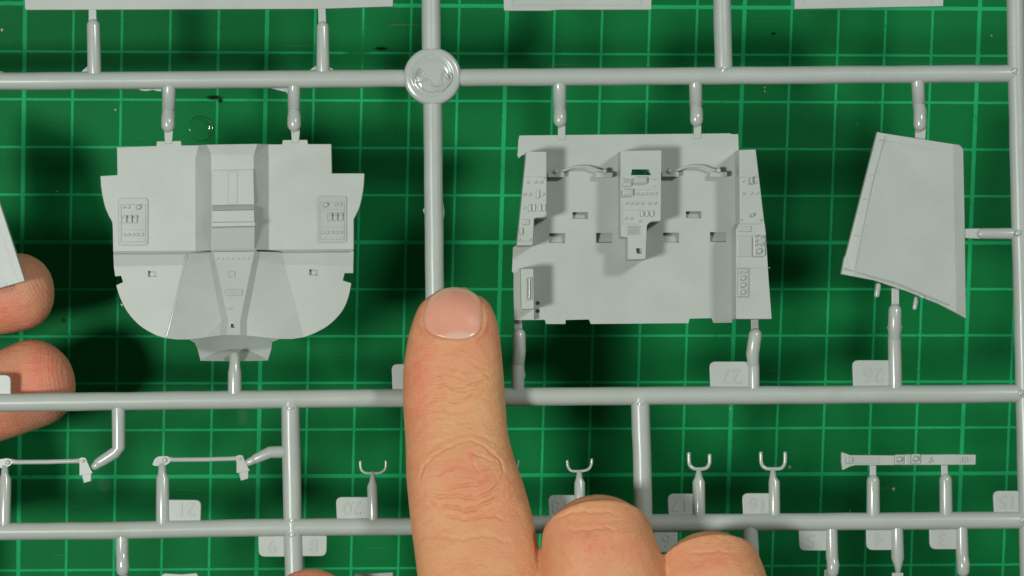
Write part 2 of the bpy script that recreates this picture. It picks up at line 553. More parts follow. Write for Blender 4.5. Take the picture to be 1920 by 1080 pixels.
# downwards: level stub, then a raised pin that carries the part
def drop(x0, y0, y1, x2, y2, y3, r, rb, n):
    gate([(x0, y0, 0, r), ((x0 + x2) / 2, y1, -.01, r * .99)], cap1=False)
    gate([((x0 + x2) / 2, y1 - 6, -.10, r * .9), ((x0 + x2) / 2, y1 + 4, -.07, r * .95), (x2, y2, .09, rb), (x2, y3, .07, rb)])
    neck(n)
drop(317, 158, 206, 315, 222, 235, 12.6, 12.8, [(306, 236), (324, 236), (324, 250), (322, 270), (309, 270), (308, 250)])
drop(551, 155, 205, 551.5, 222, 234, 11.8, 12.8, [(543, 236), (561, 236), (562, 250), (560, 268), (547, 268), (546, 250)])
drop(1049, 152, 202, 1050, 212, 226, 12.6, 12.4, [(1046, 230), (1060, 230), (1060, 262), (1046, 262)])
drop(1304, 150, 199, 1306, 210, 225, 12.2, 12.3, [(1301, 228), (1315, 228), (1315, 260), (1301, 260)])
drop(1720.5, 148, 194, 1725, 208, 234, 12.2, 12.4, [(1717, 238), (1737, 238), (1734, 272), (1715, 272)])
gate([(1908, 438, 0, 11), (1841, 438, 0, 10.2)])
neck([(1800, 429), (1842, 428), (1842, 448), (1800, 446)])
gate([(440, 742, 0, 13), (440, 700, 0, 12.6), (440, 686, 0, 10.5), (440, 668, -.05, 9.5)])
# below the cockpit floor
def rise(xs, ys, r, rb, n):
    (x0, x1, x2, x3), (y0, y1, y2, y3) = xs, ys
    gate([(x0, y0, 0, r), (x1, y1, 0, r)])
    gate([(x1, y1 + 3, -.02, r * .95), (x2, y2, .1, rb), (x3, y3, .08, rb)])
    neck(n)
rise((971, 971, 973.5, 973), (742, 686, 658, 628), 12.2, 12.6, [(963, 590), (979, 590), (979, 630), (965, 630)])
rise((1413.5, 1413, 1411, 1416), (740, 686, 664, 628), 10.8, 12.4, [(1408, 590), (1422, 590), (1423, 630), (1409, 630)])
gate([(1679, 740, 0, 13), (1677, 634, 0, 12.4)])
gate([(1677, 640, .0, 11), (1677.5, 612, .09, 12.6), (1678, 582, .06, 12.2)])
neck([(1672, 540), (1686, 540), (1686, 580), (1672, 580)])
# small gates standing on the lower runner
def pin(x0, y0, x1, y1, r, tip=None):
    if tip: gate([(x0, y0, 0, r), (x1, y1, 0, r * .96), (tip[0], (y1 * .65 + tip[1] * .35), 0, r * .62), (tip[0], tip[1], 0, tip[2])], cap1=False)
    else: gate([(x0, y0, 0, r), (x1, y1 + r * .8, 0, r * .96)])
pin(8, 994, 10, 898, 11.5, (9, 872, 6))
pin(305, 988, 305, 897, 12.8, (304, 868, 6.5))
pin(700, 984, 698.5, 912, 10.6, (699, 884, 3))
pin(942, 982, 942, 912, 10.6, (942, 884, 3))
pin(1086.5, 980, 1087, 905, 10.6, (1086, 882, 4))
pin(1310.5, 976, 1310, 903, 12.2, (1310, 880, 4))
pin(1452, 974, 1451.5, 903, 11, (1449, 880, 4))
pin(1637.5, 972, 1637, 892, 12.6)
neck([(1631, 868), (1643, 868), (1643, 900), (1631, 900)])
pin(1774, 970, 1773, 890, 12.3)
neck([(1765, 868), (1777, 868), (1778, 900), (1765, 900)])
# links below and to the sides of the middle runner
gate([(222, 758, 0, 12.8), (222.5, 840, 0, 12.2), (215, 849, .0, 11.5), (190, 865, 0, 10.2), (184, 868, 0, 9)], cap0=True)
gate([(190, 866, 0, 9), (178, 874, 0, 7.4)])
gate([(540, 847, 0, 11.8), (506, 848, 0, 11.4), (480, 860, 0, 9.6)])
gate([(484, 858, 0, 9), (466, 867, 0, 7)])
# below the lower runner
gate([(229, 1000, 0, 12.6), (229, 1040, 0, 12.2)]); gate([(229, 1036, 0, 11.5), (230, 1062, .06, 12.6), (230, 1069, .04, 12)])
neck([(224, 1068), (238, 1068), (238, 1110), (224, 1110)])
gate([(1406, 984, 0, 14), (1407, 1024, 0, 16), (1408, 1100, 0, 16.5)])
gate([(1559, 985, 0, 11), (1560, 1046, 0, 11.8)]); gate([(1560, 1044, 0, 11.2), (1562, 1060, .07, 12), (1561, 1072, .05, 11.5)])
neck([(1546, 1068), (1558, 1068), (1556, 1120), (1546, 1120)])
gate([(1682, 984, 0, 11), (1683, 1046, 0, 12.2), (1684, 1062, 0, 7), (1684, 1076, 0, 4.5)], cap1=False)
gate([(1803, 982, 0, 11), (1804, 1040, 0, 12)]); gate([(1804, 1040, 0, 11.4), (1806, 1058, .07, 12.4), (1806, 1070, .05, 11.8)])
neck([(1800, 1068), (1813, 1068), (1813, 1120), (1800, 1120)])

# thin flash left by the mould along the runners
def flash(pts): plate(sprue, 'mould_flash', pts, -.02, .035, bevel=0)
flash([(256, 166), (304, 164), (302, 171.5), (292, 170), (287, 168.5), (275, 170.5), (266, 170)])
flash([(500, 164), (545, 162), (541, 178), (536, 172), (528, 170.5), (518, 168)])
flash([(578, 133), (598, 120), (598, 133)]); flash([(614, 132), (612, 122), (624, 129.5), (628, 133)])
flash([(150, 137), (164, 124), (164, 137)]); flash([(0, 137), (0, 134), (6, 135), (10, 137)])
flash([(796, 388), (793, 394), (795, 400), (799, 402)]); flash([(831, 380), (833.5, 398), (832, 412), (828, 414)])
flash([(983, 690), (985, 704), (982, 716), (978, 716), (978, 690)])
flash([(1688, 606), (1692, 612), (1690, 622), (1686, 622)]); flash([(1667, 606), (1663.5, 614), (1666, 622), (1670, 620)])

# number tabs
def tab(pts, rad, text=None, tx=0, ty=0, size=29):
    o = plate(sprue, 'number_tab', rnd(pts, rad, 6), .03, .11, bevel=.014)
    if text: numeral(o, text, tx, ty, .036, size)
    return o
def tab_tl(x0, y0, x1, y1, text, tx, ty, size=29): return tab([(x0, y0), (x1, y0), (x1, y1), (x0 + 2, y1)], [12, 0, 0, 0], text, tx, ty, size)
tab_tl(1330, 678, 1408, 732, '27', 1371, 705)
tab_tl(1598, 675.5, 1672, 730, '26', 1637, 702)
tab_tl(734, 682.5, 815, 735, '28', 776, 710)
tab([(-50, 703), (20, 703), (20, 742), (-50, 742)], [0, 12, 0, 0])
tab([(315, 937), (377, 937.5), (376, 980), (315, 980)], [0, 12, 0, 0], '21', 349, 955, 26)
tab_tl(629.5, 932, 695, 976, '20', 660, 952, 26)
tab_tl(868, 931, 936, 976, '19', 904, 951, 26)
tab_tl(1027.5, 928.5, 1083, 970, '18', 1052, 949, 26)
tab_tl(1251.5, 926, 1303, 966, '17', 1276, 946, 25)
tab_tl(1391.5, 925, 1444, 966, '16', 1421, 944, 25)
tab_tl(1862, 920.5, 1912, 962, '15', 1890, 940, 25)
def tab_bl(x0, y0, x1, y1, text, tx, ty, size=26): return tab([(x0, y0), (x1, y0), (x1, y1), (x0 + 1, y1)], [0, 0, 0, 12], text, tx, ty, size)
tab_bl(1497.5, 990, 1552, 1032.5, '5', 1521, 1012)
tab_bl(1624, 988, 1676, 1031.5, '4', 1648, 1010)
tab_bl(1742.5, 987, 1796, 1030, '3', 1766, 1010)
tab_bl(484, 1000, 534, 1044, '9', 510, 1023)
tab([(562, 998), (613, 998), (612, 1043), (562, 1043)], [0, 0, 12, 0], '8', 588, 1022, 26)
tab([(1226, 990), (1271, 990), (1270, 1036), (1226, 1036)], [0, 0, 12, 0], '6', 1250, 1012, 26)

# medallion
def medallion():
    prof = [(53.5, -.12), (54.6, 0), (54.2, .07), (52.5, .115), (48, .135), (42, .14), (38.5, .14), (36.8, .122), (35, .118), (33, .135), (26, .152), (16, .162), (8, .165), (1, .166)]
    prof = [(a, z + (.06 if z > .1 else 0)) for a, z in prof]
    c = P(811, 144, 0); vs = []; fs = []; s = 96
    for (r, z) in prof:
        for k in range(s):
            a = 2 * math.pi * k / s
            vs.append(c + Vector((r * PX * math.cos(a), r * PX * math.sin(a), z)))
    for i in range(len(prof) - 1):
        for k in range(s):
            a = i * s + k; b = i * s + (k + 1) % s
            fs.append((a, b, b + s, a + s))
    fs.append(tuple((len(prof) - 1) * s + k for k in range(s))); fs.append(tuple(range(s))[::-1])
    m = mesh_obj('medallion', vs, fs, sprue, GLOSSY, smooth=True)
    k = 140 / 1080
    def q(x, y): return (740 + x * k, 75 + y * k)
    def ridge(pts, r, h):
        tube(m, 'emblem_ridge', [(*q(x, y), h * .3 + .163, r * 1.5) for x, y in spline(pts, 5)], seg=8)
    ridge([(335, 605), (370, 615), (410, 585), (450, 570), (490, 585), (530, 635), (580, 665), (640, 662)], 1.1, .235)
    ridge([(300, 500), (290, 550), (310, 600), (335, 605)], 1.0, .19)
    ridge([(345, 415), (385, 450), (430, 510), (450, 565)], .9, .225)
    for a in ((320, 440), (300, 470), (295, 510)): ridge([a, ((a[0] + 430) / 2, (a[1] + 545) / 2 - 6), (430, 550)], .8, .215)
    ridge([(665, 455), (700, 465), (740, 510), (770, 545)], 1.3, .215)
    ridge([(790, 490), (820, 520), (815, 580), (770, 640), (720, 700), (665, 740)], 1.4, .19)
    ridge([(665, 460), (680, 520), (665, 590), (680, 650), (650, 665)], 1.0, .22)
    plate(m, 'emblem_relief', [(*q(x, y),) for x, y in ((450, 590), (500, 610), (540, 655), (600, 680), (640, 680), (640, 720), (560, 760), (480, 750), (400, 700), (380, 630))], .232, .05, bevel=.04, mat=GLOSSY)
medallion()

# ---- kit part: plates along the top edge
def top_plate(name, pts, rad, extra=()):
    o = plate(sprue, name, rnd(pts, rad, 5), .03, .14, bevel=.012)
    for e in extra: plate(o, 'panel_rib', e, .038, .03, bevel=0)
    return o
top_plate('rotor_blade_panel', [(43, -150), (740, -150), (736.5, 12), (600, 16.5), (330, 18.5), (47, 18.5)], [0, 0, 1, 0, 0, 4], extra=[rect(400, -8, 640, 1.4)])
top_plate('hatch_panel', [(940, -140), (1225, -140), (1221, 18), (1050, 18), (1030, 20), (945, 20)], [0, 0, 1, 0, 0, 3], extra=[rect(1202, -50, 1.4, 130), rect(962, -50, 1.2, 132), rect(1080, 10, 230, 1.2)])
top_plate('hatch_panel', [(1487, -140), (1773, -140), (1768.5, 11.5), (1600, 15.5), (1490, 17)], [0, 0, 1, 0, 1], extra=[rect(1509, -60, 1.4, 130), rect(1748, -60, 1.2, 130)])

# ---- kit part: stub wing at the left edge
lw = plate(sprue, 'wing_panel', [(-150, 250), (-30, 290), (46.5, 527), (-20, 546), (-150, 580)], .03, .16, bevel=.012)
def groove(parent, pts, h, w_=.9, name='panel_line'):
    """raised hairline moulded along a path"""
    a = []; b = []
    for i, p in enumerate(pts):
        q0 = Vector(pts[max(i - 1, 0)]); q1 = Vector(pts[min(i + 1, len(pts) - 1)])
        d = (q1 - q0).normalized(); nrm = Vector((-d.y, d.x)) * w_ / 2
        a.append(tuple(Vector(p) + nrm)); b.append(tuple(Vector(p) - nrm))
    return plate(parent, name, a + b[::-1], h, .02, bevel=0)
groove(lw, [(-34, 330), (34, 530)], .034)
groove(lw, [(-40, 536), (40, 513)], .034)
block(lw, 'panel_step', 6, 534, 12, 4, .03, .04, rot=-.27)

# ---- kit part: wing on the right
def wing():
    W = [(1645, 247), (1652, 249), (1800, 272), (1806, 280), (1808.5, 400), (1811, 597), (1760, 570), (1700, 546), (1640, 526), (1577, 514), (1583, 483), (1586, 478), (1608, 392)]
    hts = [.1, .1, .12, .06, .06, .02, .1, .1, .1, .08, .08, .08, .09]
    o = plate(sprue, 'wing_panel', [(*p, h) for p, h in zip(W, hts)], .1, .2, creases=[[(1787, 270, .14), (1789, 400, .15), (1793, 587, .12)], [(1665, 250.5, .13), (1600, 518.5, .13)]], bevel=.012, bottom=-.12)
    for pts in ([(1660, 254), (1636, 345), (1603, 505)], [(1650, 262), (1786, 286)], [(1581, 503), (1612, 512), (1680, 531), (1780, 572)]):
        groove(o, pts, .142, .8)
    for k in range(34):
        t = k / 33
        knob(o, 'rivet', 1663 - 57 * t + (1 if k % 2 else -1) * .3, 258 + 246 * t, .128, .7, .012)
    for k in range(26):
        t = k / 25
        knob(o, 'rivet', 1655 + 128 * t, 268 + 23 * t, .125, .7, .012)
    for yy in (328, 374, 442): groove(o, [(1632 - (yy - 328) * .25, yy - 1), (1655 - (yy - 328) * .25, yy + 2)], .13, .7)
    tube(o, 'locating_peg', [(1647, 535, -.02, 5.2), (1644, 553, -.02, 5.2)], seg=14)
    tube(o, 'locating_peg', [(1718, 560, -.02, 4.4), (1715, 577, -.02, 4.4)], seg=14)
    block(o, 'hinge_block', 1729, 556.5, 10, 4, .1, .15, rot=.35)
wing()

# ---- kit part: cockpit rear deck (left)
def deck():
    up = [(219, 276), (293, 273.5), (294, 265), (339, 264), (340, 272.5), (372, 272), (388, 271, .34), (482, 269.5, .34), (503, 270.5), (529, 270.5),
          (530, 262.5), (576, 262), (577, 270), (621, 270), (622, 325), (683, 325)]
    up += spline([(683, 327), (681, 355), (675, 385), (668, 402), (663, 411)], 4)
    up += [(663, 468), (504, 469), (477, 468.5, .30), (397, 469.5, .30), (366, 471), (212, 472)]
    up += spline([(212, 472), (211, 425), (209, 414), (204, 405), (196, 385), (190, 355), (188, 330)], 4)[1:]
    up += [(220, 328)]
    cre = [[(372, 272), (366, 300), (366, 471)], [(388, 271, .34), (396.5, 290, .36), (397, 469.5, .30)],
           [(482, 269.5, .34), (475.5, 290, .36), (477, 468.5, .30)], [(503, 270.5), (504, 300), (504, 469)],
           [(396.5, 290, .36), (475.5, 290, .36)]]
    o = plate(sprue, 'cockpit_deck', up, 0, .18, creases=cre, bottom=-.18, bevel=.012)
    d = o
    # lower apron
    hB = -.12
    def lerp3(p, q, n): return [tuple(p[j] + (q[j] - p[j]) * k / n for j in range(3)) for k in range(n + 1)]
    foldL = [(352, 474.5, hB - .05)] + lerp3((348, 497, hB), (312, 634, hB), 8)
    foldR = [(530, 473, hB - .05)] + lerp3((534, 497, hB), (570, 632, hB), 8)
    ridL = lerp3((400, 472.5, .24), (428, 602, .40), 8) + [(425, 628, .44)]
    ridR = lerp3((477, 471.5, .24), (450, 602, .40), 8) + [(450, 628, .44)]
    lo = [(212.5, 475, hB - .05), (352, 474.5, hB - .05), (390, 472.8, .10), (400, 472.5, .24), (477, 471.5, .24), (488, 471.8, .10), (530, 473, hB - .05), (663, 472, hB - .05), (662, 512), (646, 512), (642.5, 526), (658, 531)]
    lo += spline([(658, 533), (652, 560), (640, 585), (618, 608), (593, 623), (570, 632)], 4)
    lo += [(548, 635.5, -.02), (528, 635.5, .075), (510, 634, .16), (493, 632, .22), (478, 630.5, .28), (463, 629, .33), (450, 628, .44), (425, 628, .44), (412, 629, .33), (398, 630.7, .28), (382, 633, .21), (366, 635, .155), (350, 636.5, .07), (330, 636.5, -.03)]
    lo += spline([(312, 634), (290, 627), (262, 610), (240, 586), (226, 560), (218, 535)], 4)
    lo += [(231, 529), (227, 517), (216, 518), (213.5, 500)]
    lo = [(p[0], p[1], p[2]) if len(p) > 2 else (p[0], p[1], hB) for p in lo]
    wL = lerp3((390, 472.8, .10), (415, 602, .29), 8) + [(412, 629, .33)]
    wR = lerp3((488, 471.8, .10), (463, 602, .29), 8) + [(463, 629, .33)]
    cre = [foldL, foldR, ridL, ridR, wL, wR, [(428, 602, .40), (450, 602, .40)], [(348, 497, hB), (213.5, 500, hB)], [(534, 497, hB), (662, 499, hB)]]
    holes = [[(x, y, hB) for x, y in rect(285.5, 513.5, 16, 11)], [(x, y, hB) for x, y in rect(588, 510.8, 16, 11)], [(x, y, .41) for x, y in rect(436.5, 611, 8, 7)]]
    ap = plate(o, 'apron_panel', lo, hB, .12, holes=holes, creases=cre, bottom=-.3, bevel=0)
    ap.data.polygons.foreach_set('use_smooth', [True] * len(ap.data.polygons))
    ap.data.set_sharp_from_angle(angle=math.radians(9))
    plate(o, 'pocket_floor', rect(285.5, 513.5, 22, 16), hB - .09, .07, bevel=0)
    plate(o, 'pocket_floor', rect(588, 510.8, 22, 16), hB - .09, .07, bevel=0)
    plate(o, 'pocket_floor', rect(436.5, 611, 13, 12), .30, .1, bevel=0)
    plate(o, 'joining_strip', [(213, 466), (662, 463), (662, 480), (213, 482)], -.22, .1, bevel=0)
    plate(o, 'joining_strip', [(397, 463), (479, 462), (484, 480), (394, 481)], .16, .3, bevel=0)
    # bright lip along the folds
    tube(o, 'moulded_lip', [(350, 480, hB - .008, 2.2), (331, 562, hB - .008, 2.8), (313, 631, hB - .008, 2.8)], seg=10)
    # nose below the apron
    top_ = spline([(350, 634, -.45), (366, 632, -.5), (400, 624, -.62), (440, 620, -.66), (480, 622, -.62), (510, 631, -.5), (530, 633, -.45)], 5)
    arc = spline([(376, 676.5, -.24), (390, 667, -.36), (412, 658, -.46), (440, 654.5, -.50), (467, 658, -.46), (488, 667, -.36), (502, 676, -.24)], 5)
    nose = top_ + [(511, 641, -.46), (508.5, 655, -.36), (502, 676, -.24), (440, 677.5, -.14), (376, 676.5, -.24), (371, 656, -.36), (365.5, 643, -.46)]
    nf = plate(o, 'nose_flange', nose, -.3, .12, creases=[arc], bevel=0)
    nf.data.polygons.foreach_set('use_smooth', [True] * len(nf.data.polygons))
    nf.data.set_sharp_from_angle(angle=math.radians(25))
    # spine blocks
    plate(o, 'spine_block', [(397.5, 319), (475, 318), (476.5, 383), (398, 385)], .40, .12, bevel=.006)
    plate(o, 'spine_recess', [(428, 321), (445, 321), (445, 383), (428, 383)], .415, .05, bevel=.01)
    plate(o, 'spine_block', [(397.5, 395, .50), (476.5, 393.5, .50), (477, 416, .50), (397.5, 417, .50)], .5, .2, bevel=.010)
    plate(o, 'spine_step', [(397.5, 385.5, .34), (476.5, 384, .34), (476.5, 393, .47), (397.5, 394.5, .47)], .4, .12, bevel=0)
    plate(o, 'spine_ledge', [(396.5, 417, .56), (478.5, 416, .56), (478.5, 424, .55), (396.5, 425.5, .55)], .56, .2, bevel=.010)
    plate(o, 'spine_block', [(397.5, 426, .47), (477.5, 424.5, .47), (477, 466, .33), (398, 467.5, .33)], .4, .15, bevel=.006)
    for k in range(7): knob(o, 'rivet', 409 + k * 9.6, 485.5 - k * .15, .245, 1.7, .03)
    block(o, 'raised_square', 434.5, 514.5, 13, 12, .2, .315)
    block(o, 'raised_rectangle', 438, 548.5, 33, 12, .22, .355)
    block(o, 'raised_bar', 431, 578.5, 9, 3, .25, .395)
    # side instrument panels
    def panel(cx, cy, w_, h_, s):
        p = block(d, 'instrument_panel', cx, cy, w_, h_, -.01, .03, bevel=.012, r=6)
        frame(d, 'panel_frame', cx, cy + 3, w_ - 8, h_ - 18, 1.0, .0, .043)
        for yy in (cy - 18, cy + 15): block(d, 'panel_divider', cx, yy, w_ - 9, 1.0, .0, .043, bevel=0)
        knob(d, 'dial', cx + s * 11, cy - 27, .03, 4.6, .06)
        for q in (-16.5, -8): knob(d, 'button', cx + s * q, cy - 27, .03, 2.6, .035)
        for q in (-16.5, -6.5, 3.5):
            block(d, 'switch', cx + s * q, cy - 5, 7, 15, .02, .075, bevel=.012)
            block(d, 'switch_cap', cx + s * q, cy - 8.5, 7.6, 3, .02, .095, bevel=.01)
        for q in range(5): knob(d, 'button', cx - 17 + q * 8.6, cy + 24.5, .03, 2.9, .03)
    panel(250, 415.5, 55, 89, 1)
    panel(622.5, 411, 55, 88, -1)
    # sliver of flash on the lower left edge
    plate(o, 'mould_flash', [(225, 569), (230, 571), (229, 575)], -.2, .03, bevel=0)
deck()

# ---- kit part: cockpit floor with consoles (right)
def floor():
    H = .80
    holes = [rect(1088, 404, 29, 12.5), rect(1300.5, 402.5, 29, 12.5), rect(1044.8, 446.5, 30, 18.5), rect(1133, 446, 30, 18.5),
             rect(1258.3, 445.5, 30, 18.5), rect(1346.3, 444.5, 30, 18.5),
             circ(1008, 568.5, 4, 14), circ(1008, 583.2, 4, 14), [(1178, 312), (1226, 312), (1226, 336), (1178, 336)]]
    out = [(974, 254), (1100, 253), (1369, 250), (1372, 251.5), (1384, 251.5), (1385.5, 290), (1390, 598), (1373, 598), (1372.5, 605), (1338, 605.5), (1334.5, 596.5), (1293, 597.5),
           (1291, 606), (1200, 607), (1108, 607.5), (1104, 599), (1061, 600), (1060, 607.5), (1024, 607.5), (1021.5, 599.5), (1001, 600), (963, 600.5), (963, 513), (960, 509), (962, 464), (968, 460), (986, 288), (979, 291), (972, 297), (970.5, 290), (972, 262)]
    f = plate(sprue, 'cockpit_floor', out, 0, .13, holes=holes, bevel=.010)
    for (x, y, w_, h_) in ((1088, 404, 35, 18), (1300.5, 402.5, 35, 18), (1044.8, 446.5, 36, 24), (1133, 446, 36, 24), (1258.3, 445.5, 36, 24), (1346.3, 444.5, 36, 24)):
        plate(f, 'pocket_floor', [(x - w_ / 2, y - h_ / 2, -.20), (x + w_ / 2, y - h_ / 2, -.20), (x + w_ / 2, y + h_ / 2 - 5, -.10), (x + w_ / 2, y + h_ / 2, -.06), (x - w_ / 2, y + h_ / 2, -.06), (x - w_ / 2, y + h_ / 2 - 5, -.10)], -.125, .06, creases=[[(x + w_ / 2, y + h_ / 2 - 5, -.10), (x - w_ / 2, y + h_ / 2 - 5, -.10)]], bevel=0)
    def console(pts, rad, holes=(), h=H, name='console', bottom=-.02, draft=.022):
        return plate(f, name, rnd(pts, rad, 4), h, h, holes=holes, bevel=.016, bottom=bottom, draft=draft)
    # left console
    console([(987, 284), (1024.5, 284.5), (1024.5, 407), (1001, 408.5), (998.5, 459.5), (969, 460.5), (973, 425), (981, 345)], [2, 2, 2, 4, 2, 2, 0, 0])
    # centre console with a slot right through
    slot = [(1185, 317.5), (1216.5, 317.5), (1221, 328.5), (1183, 328.5)]
    console([(1163.5, 283), (1240, 282), (1238.5, 414), (1220, 415), (1213, 421), (1212, 434), (1210, 485.5), (1177, 486.5), (1177, 445), (1164, 443.5)], [2, 2, 2, 4, 4, 0, 2, 2, 1, 2],
            holes=[slot, rect(1198, 470.5, 10, 10)])
    plate(f, 'pocket_floor', rect(1197.5, 471, 14, 14), H - .14, .1, bevel=0)
    # right console, two levels
    console([(1386, 281), (1417, 280), (1426, 355), (1434, 424), (1387, 424)], [2, 2, 0, 0, 0])
    console([(1387, 418), (1433.6, 418), (1436, 440), (1441, 520), (1447, 598), (1380.5, 598), (1380, 430)], [1, 0, 0, 0, 2, 2, 3], h=H + .02)
    # rear left box
    console([(964, 507), (973, 505), (1001, 512), (1001, 600), (963.5, 600)], [2, 1, 1, 1, 1], h=.22, name='side_ledge', draft=0)
    console([(976.5, 504), (1000, 504), (1001, 579), (978, 580)], [2, 2, 2, 2], name='side_box')
    frame(f, 'box_slot', 992.5, 541, 11, 44, 2.0, H - .01, H + .03, r=2)
    block(f, 'box_rib', 993, 541, 3.4, 40, H - .01, H + .06)
    tube(f, 'ear_curve', [(973, 290, -.08, 4), (978, 290, -.12, 4.5), (985, 286, -.1, 4)], seg=10)
    # grab rails
    for (bx, sx) in ((0, 0), (213, -1)):
        for (a, y) in ((1042, 327.5), (1133, 328)):
            block(f, 'rail_bracket', a + bx + (2 if bx else 0), y + sx, 31, 9.5, -.02, .20, bevel=.022, r=2)
        tube(f, 'grab_rail', [(x + bx, y + sx, .14, 2.6) for x, y in spline([(1046, 321), (1058, 319.5), (1070, 315), (1082, 313), (1101, 313), (1111, 315.5), (1122, 319.5), (1134, 321.5)], 4)], seg=14)
        knob(f, 'rail_boss', 1042 + bx, 321.5 + sx, .17, 4.8, .09)
        knob(f, 'rail_boss', 1134 + bx, 321 + sx, .17, 4.8, .09)
    # controls; coordinates read in quarter pixels from a corner of the console area
    def B(x, y, r=2.5, hh=.032, h=H): knob(f, 'button', 960 + x / 4, 270 + y / 4, h, r, hh)
    def S(x, y, w_=18, h_=52, hh=.045, n='switch', h=H): block(f, n, 960 + x / 4, 270 + y / 4, w_ / 4, h_ / 4, h - .01, h + hh, bevel=min(.016, hh * .5))
    for a in ((125, 285), (180, 287), (222, 285), (100, 377), (140, 378), (237, 377), (97, 480)): B(*a)
    for a in ((245, 255), (247, 540), (58, 717), (140, 717)): B(*a, 1.6, .03)
    S(196, 376, 24, 62, .04, 'switch_plate'); S(197, 376, 14, 44)
    for x in (135, 167, 210, 243): S(x, 478, 18, 56)
    S(105, 585, 52, 42, .035, 'cover_plate'); S(72, 655, 18, 52, .06)
    S(170, 246, 160, 4, .012, 'panel_line'); S(95, 728, 110, 4, .015, 'panel_line')
    # centre
    S(965, 272, 96, 50, .09, 'display_box'); S(966, 272, 76, 34, .10, 'display_face')
    S(866, 302, 62, 34, .045, 'cover_plate'); S(866, 272, 58, 12, .03, 'cover_plate')
    S(870, 364, 76, 54, .08, 'display_box'); S(871, 362, 58, 36, .09, 'display_face')
    for a in ((943, 373), (975, 375), (1010, 373), (1045, 373), (1080, 373), (862, 446), (900, 446), (938, 446), (980, 446), (1033, 446), (1075, 446), (857, 558), (900, 558), (962, 577)): B(*a)
    for a in ((1070, 265), (1070, 318), (838, 255)): B(*a, 1.2, .02)
    for x in (978, 1015, 1053): S(x, 522, 22, 42)
    for y in (618, 632, 646, 660, 674): S(913, y, 92, 6, .035, 'grille_bar')
    for (x, y, w_, h_) in ((960, 262, 290, 3), (900, 495, 150, 3), (1003, 345, 200, 3), (890, 600, 120, 3), (828, 520, 3, 160)): S(x, y, w_, h_, .012, 'panel_line')
    # right
    for a in ((1742, 278), (1828, 288), (1742, 370), (1798, 370), (1838, 370)): B(*a)
    S(1798, 272, 18, 48, .09); S(1800, 300, 44, 8, .03, 'switch_plate')
    B(1803, 532, 3.6, .08); B(1720, 570, 1.5, .03); B(1870, 570, 1.8, .04); B(1828, 240, 1.6, .03)
    H2 = H + .02
    S(1750, 638, 94, 40, .03, 'cover_plate', H2)
    S(1775, 600, 180, 3, .012, 'panel_line', H2); S(1778, 250, 140, 3, .012, 'panel_line')
    S(1745, 765, 110, 160, .02, 'cover_plate', H2)
    S(1855, 765, 88, 156, .06, 'control_box', H2)
    for a in ((1835, 692), (1880, 698), (1833, 725), (1833, 755)): B(*a, 2.2, .05, H2 + .06)
    B(1876, 752, 3, .05, H2 + .06); B(1855, 803, 5, .07, H2 + .06)
    block(f, 'dial_panel', 1394, 530, 19, 52, H2 - .01, H2 + .03, bevel=.008)
    frame(f, 'dial_panel_frame', 1394, 530, 22, 55, 1.2, H2 - .01, H2 + .02)
    for y in (521.5, 534.5, 547.5): knob(f, 'dial', 1394, y, H2 + .03, 4.6, .05)
    for x in (1390, 1399): knob(f, 'button', x, 510.5, H2 + .03, 1.8, .03)
    block(f, 'panel_line', 1413, 502, 62, 1, H2 - .01, H2 + .01, bevel=0)
floor()

# ---- kit parts: control rods, forks, strap
def rod(dx, dy, left):
    r = tube(sprue, 'control_rod', [(22 + dx, 865.5 + dy, 0, 5.2), (32 + dx, 866.5 + dy, 0, 4.4), (90 + dx, 866 + dy, 0, 4.4), (140 + dx, 864.5 + dy, 0, 4.4), (150 + dx, 864 + dy, 0, 5)], seg=14)
    if left: plate(r, 'rod_end', rnd([(285, 871.5), (290, 860), (297, 855.5), (314, 855), (322, 861), (318, 868), (309, 873.5), (290, 874)], 2.5, 3), .05, .12, bevel=.014)
    else: plate(r, 'rod_end', rnd([(-25, 862), (0, 861), (12, 859), (22, 861), (25, 867), (18, 874), (8, 877.5), (-25, 878)], 2.5, 3), .05, .12, bevel=.014)
    knob(r, 'rod_pin', 15 + dx, 867 + dy, .05, 4.2, .04)
    plate(r, 'rod_bracket', rnd([(148 + dx, 860 + dy), (153 + dx, 857.5 + dy), (160 + dx, 858.5 + dy), (163 + dx, 866 + dy), (173.5 + dx, 887.5 + dy), (149 + dx, 891.5 + dy), (149 + dx, 872 + dy)], [2, 2, 2, 0, 1, 1, 0], 3), .05, .13, bevel=.012)
    plate(r, 'bracket_tongue', [(153 + dx, 890 + dy), (171 + dx, 887 + dy), (171 + dx, 902 + dy), (157 + dx, 906 + dy)], .02, .09, bevel=.012)
    knob(r, 'rod_pin', 156 + dx, 864.5 + dy, .05, 3, .03)
rod(0, 0, False)
rod(294.5, -4.5, True)
def fork(pts, r=2.5):
    tube(sprue, 'fork_bracket', [(x, y, 0, r) for x, y in spline(pts, 6)], seg=12)
fork([(675.5, 866), (676, 876), (679, 883), (685, 886.5), (692, 887), (708, 887), (715, 885.5), (721, 881), (723.5, 874), (723.5, 865)])
fork([(920, 866), (921, 877), (927, 885), (937, 887), (957, 886), (966, 881), (970, 874), (971.5, 865)])
fork([(1063.5, 865), (1065, 875), (1070, 882), (1078, 883.5), (1096, 882.5), (1105, 878), (1109, 870), (1109.5, 862)], 2.6)
fork([(1291.5, 851), (1292, 866), (1294, 873), (1300, 878), (1308, 879.5), (1319, 879), (1326, 876), (1330, 869), (1330.5, 864), (1330.5, 854)], 3.6)
fork([(1426.5, 850), (1427, 865), (1429.5, 873), (1435, 877.5), (1441, 879), (1459, 879), (1466, 877), (1470.5, 871), (1472, 863), (1472, 850)], 3.6)
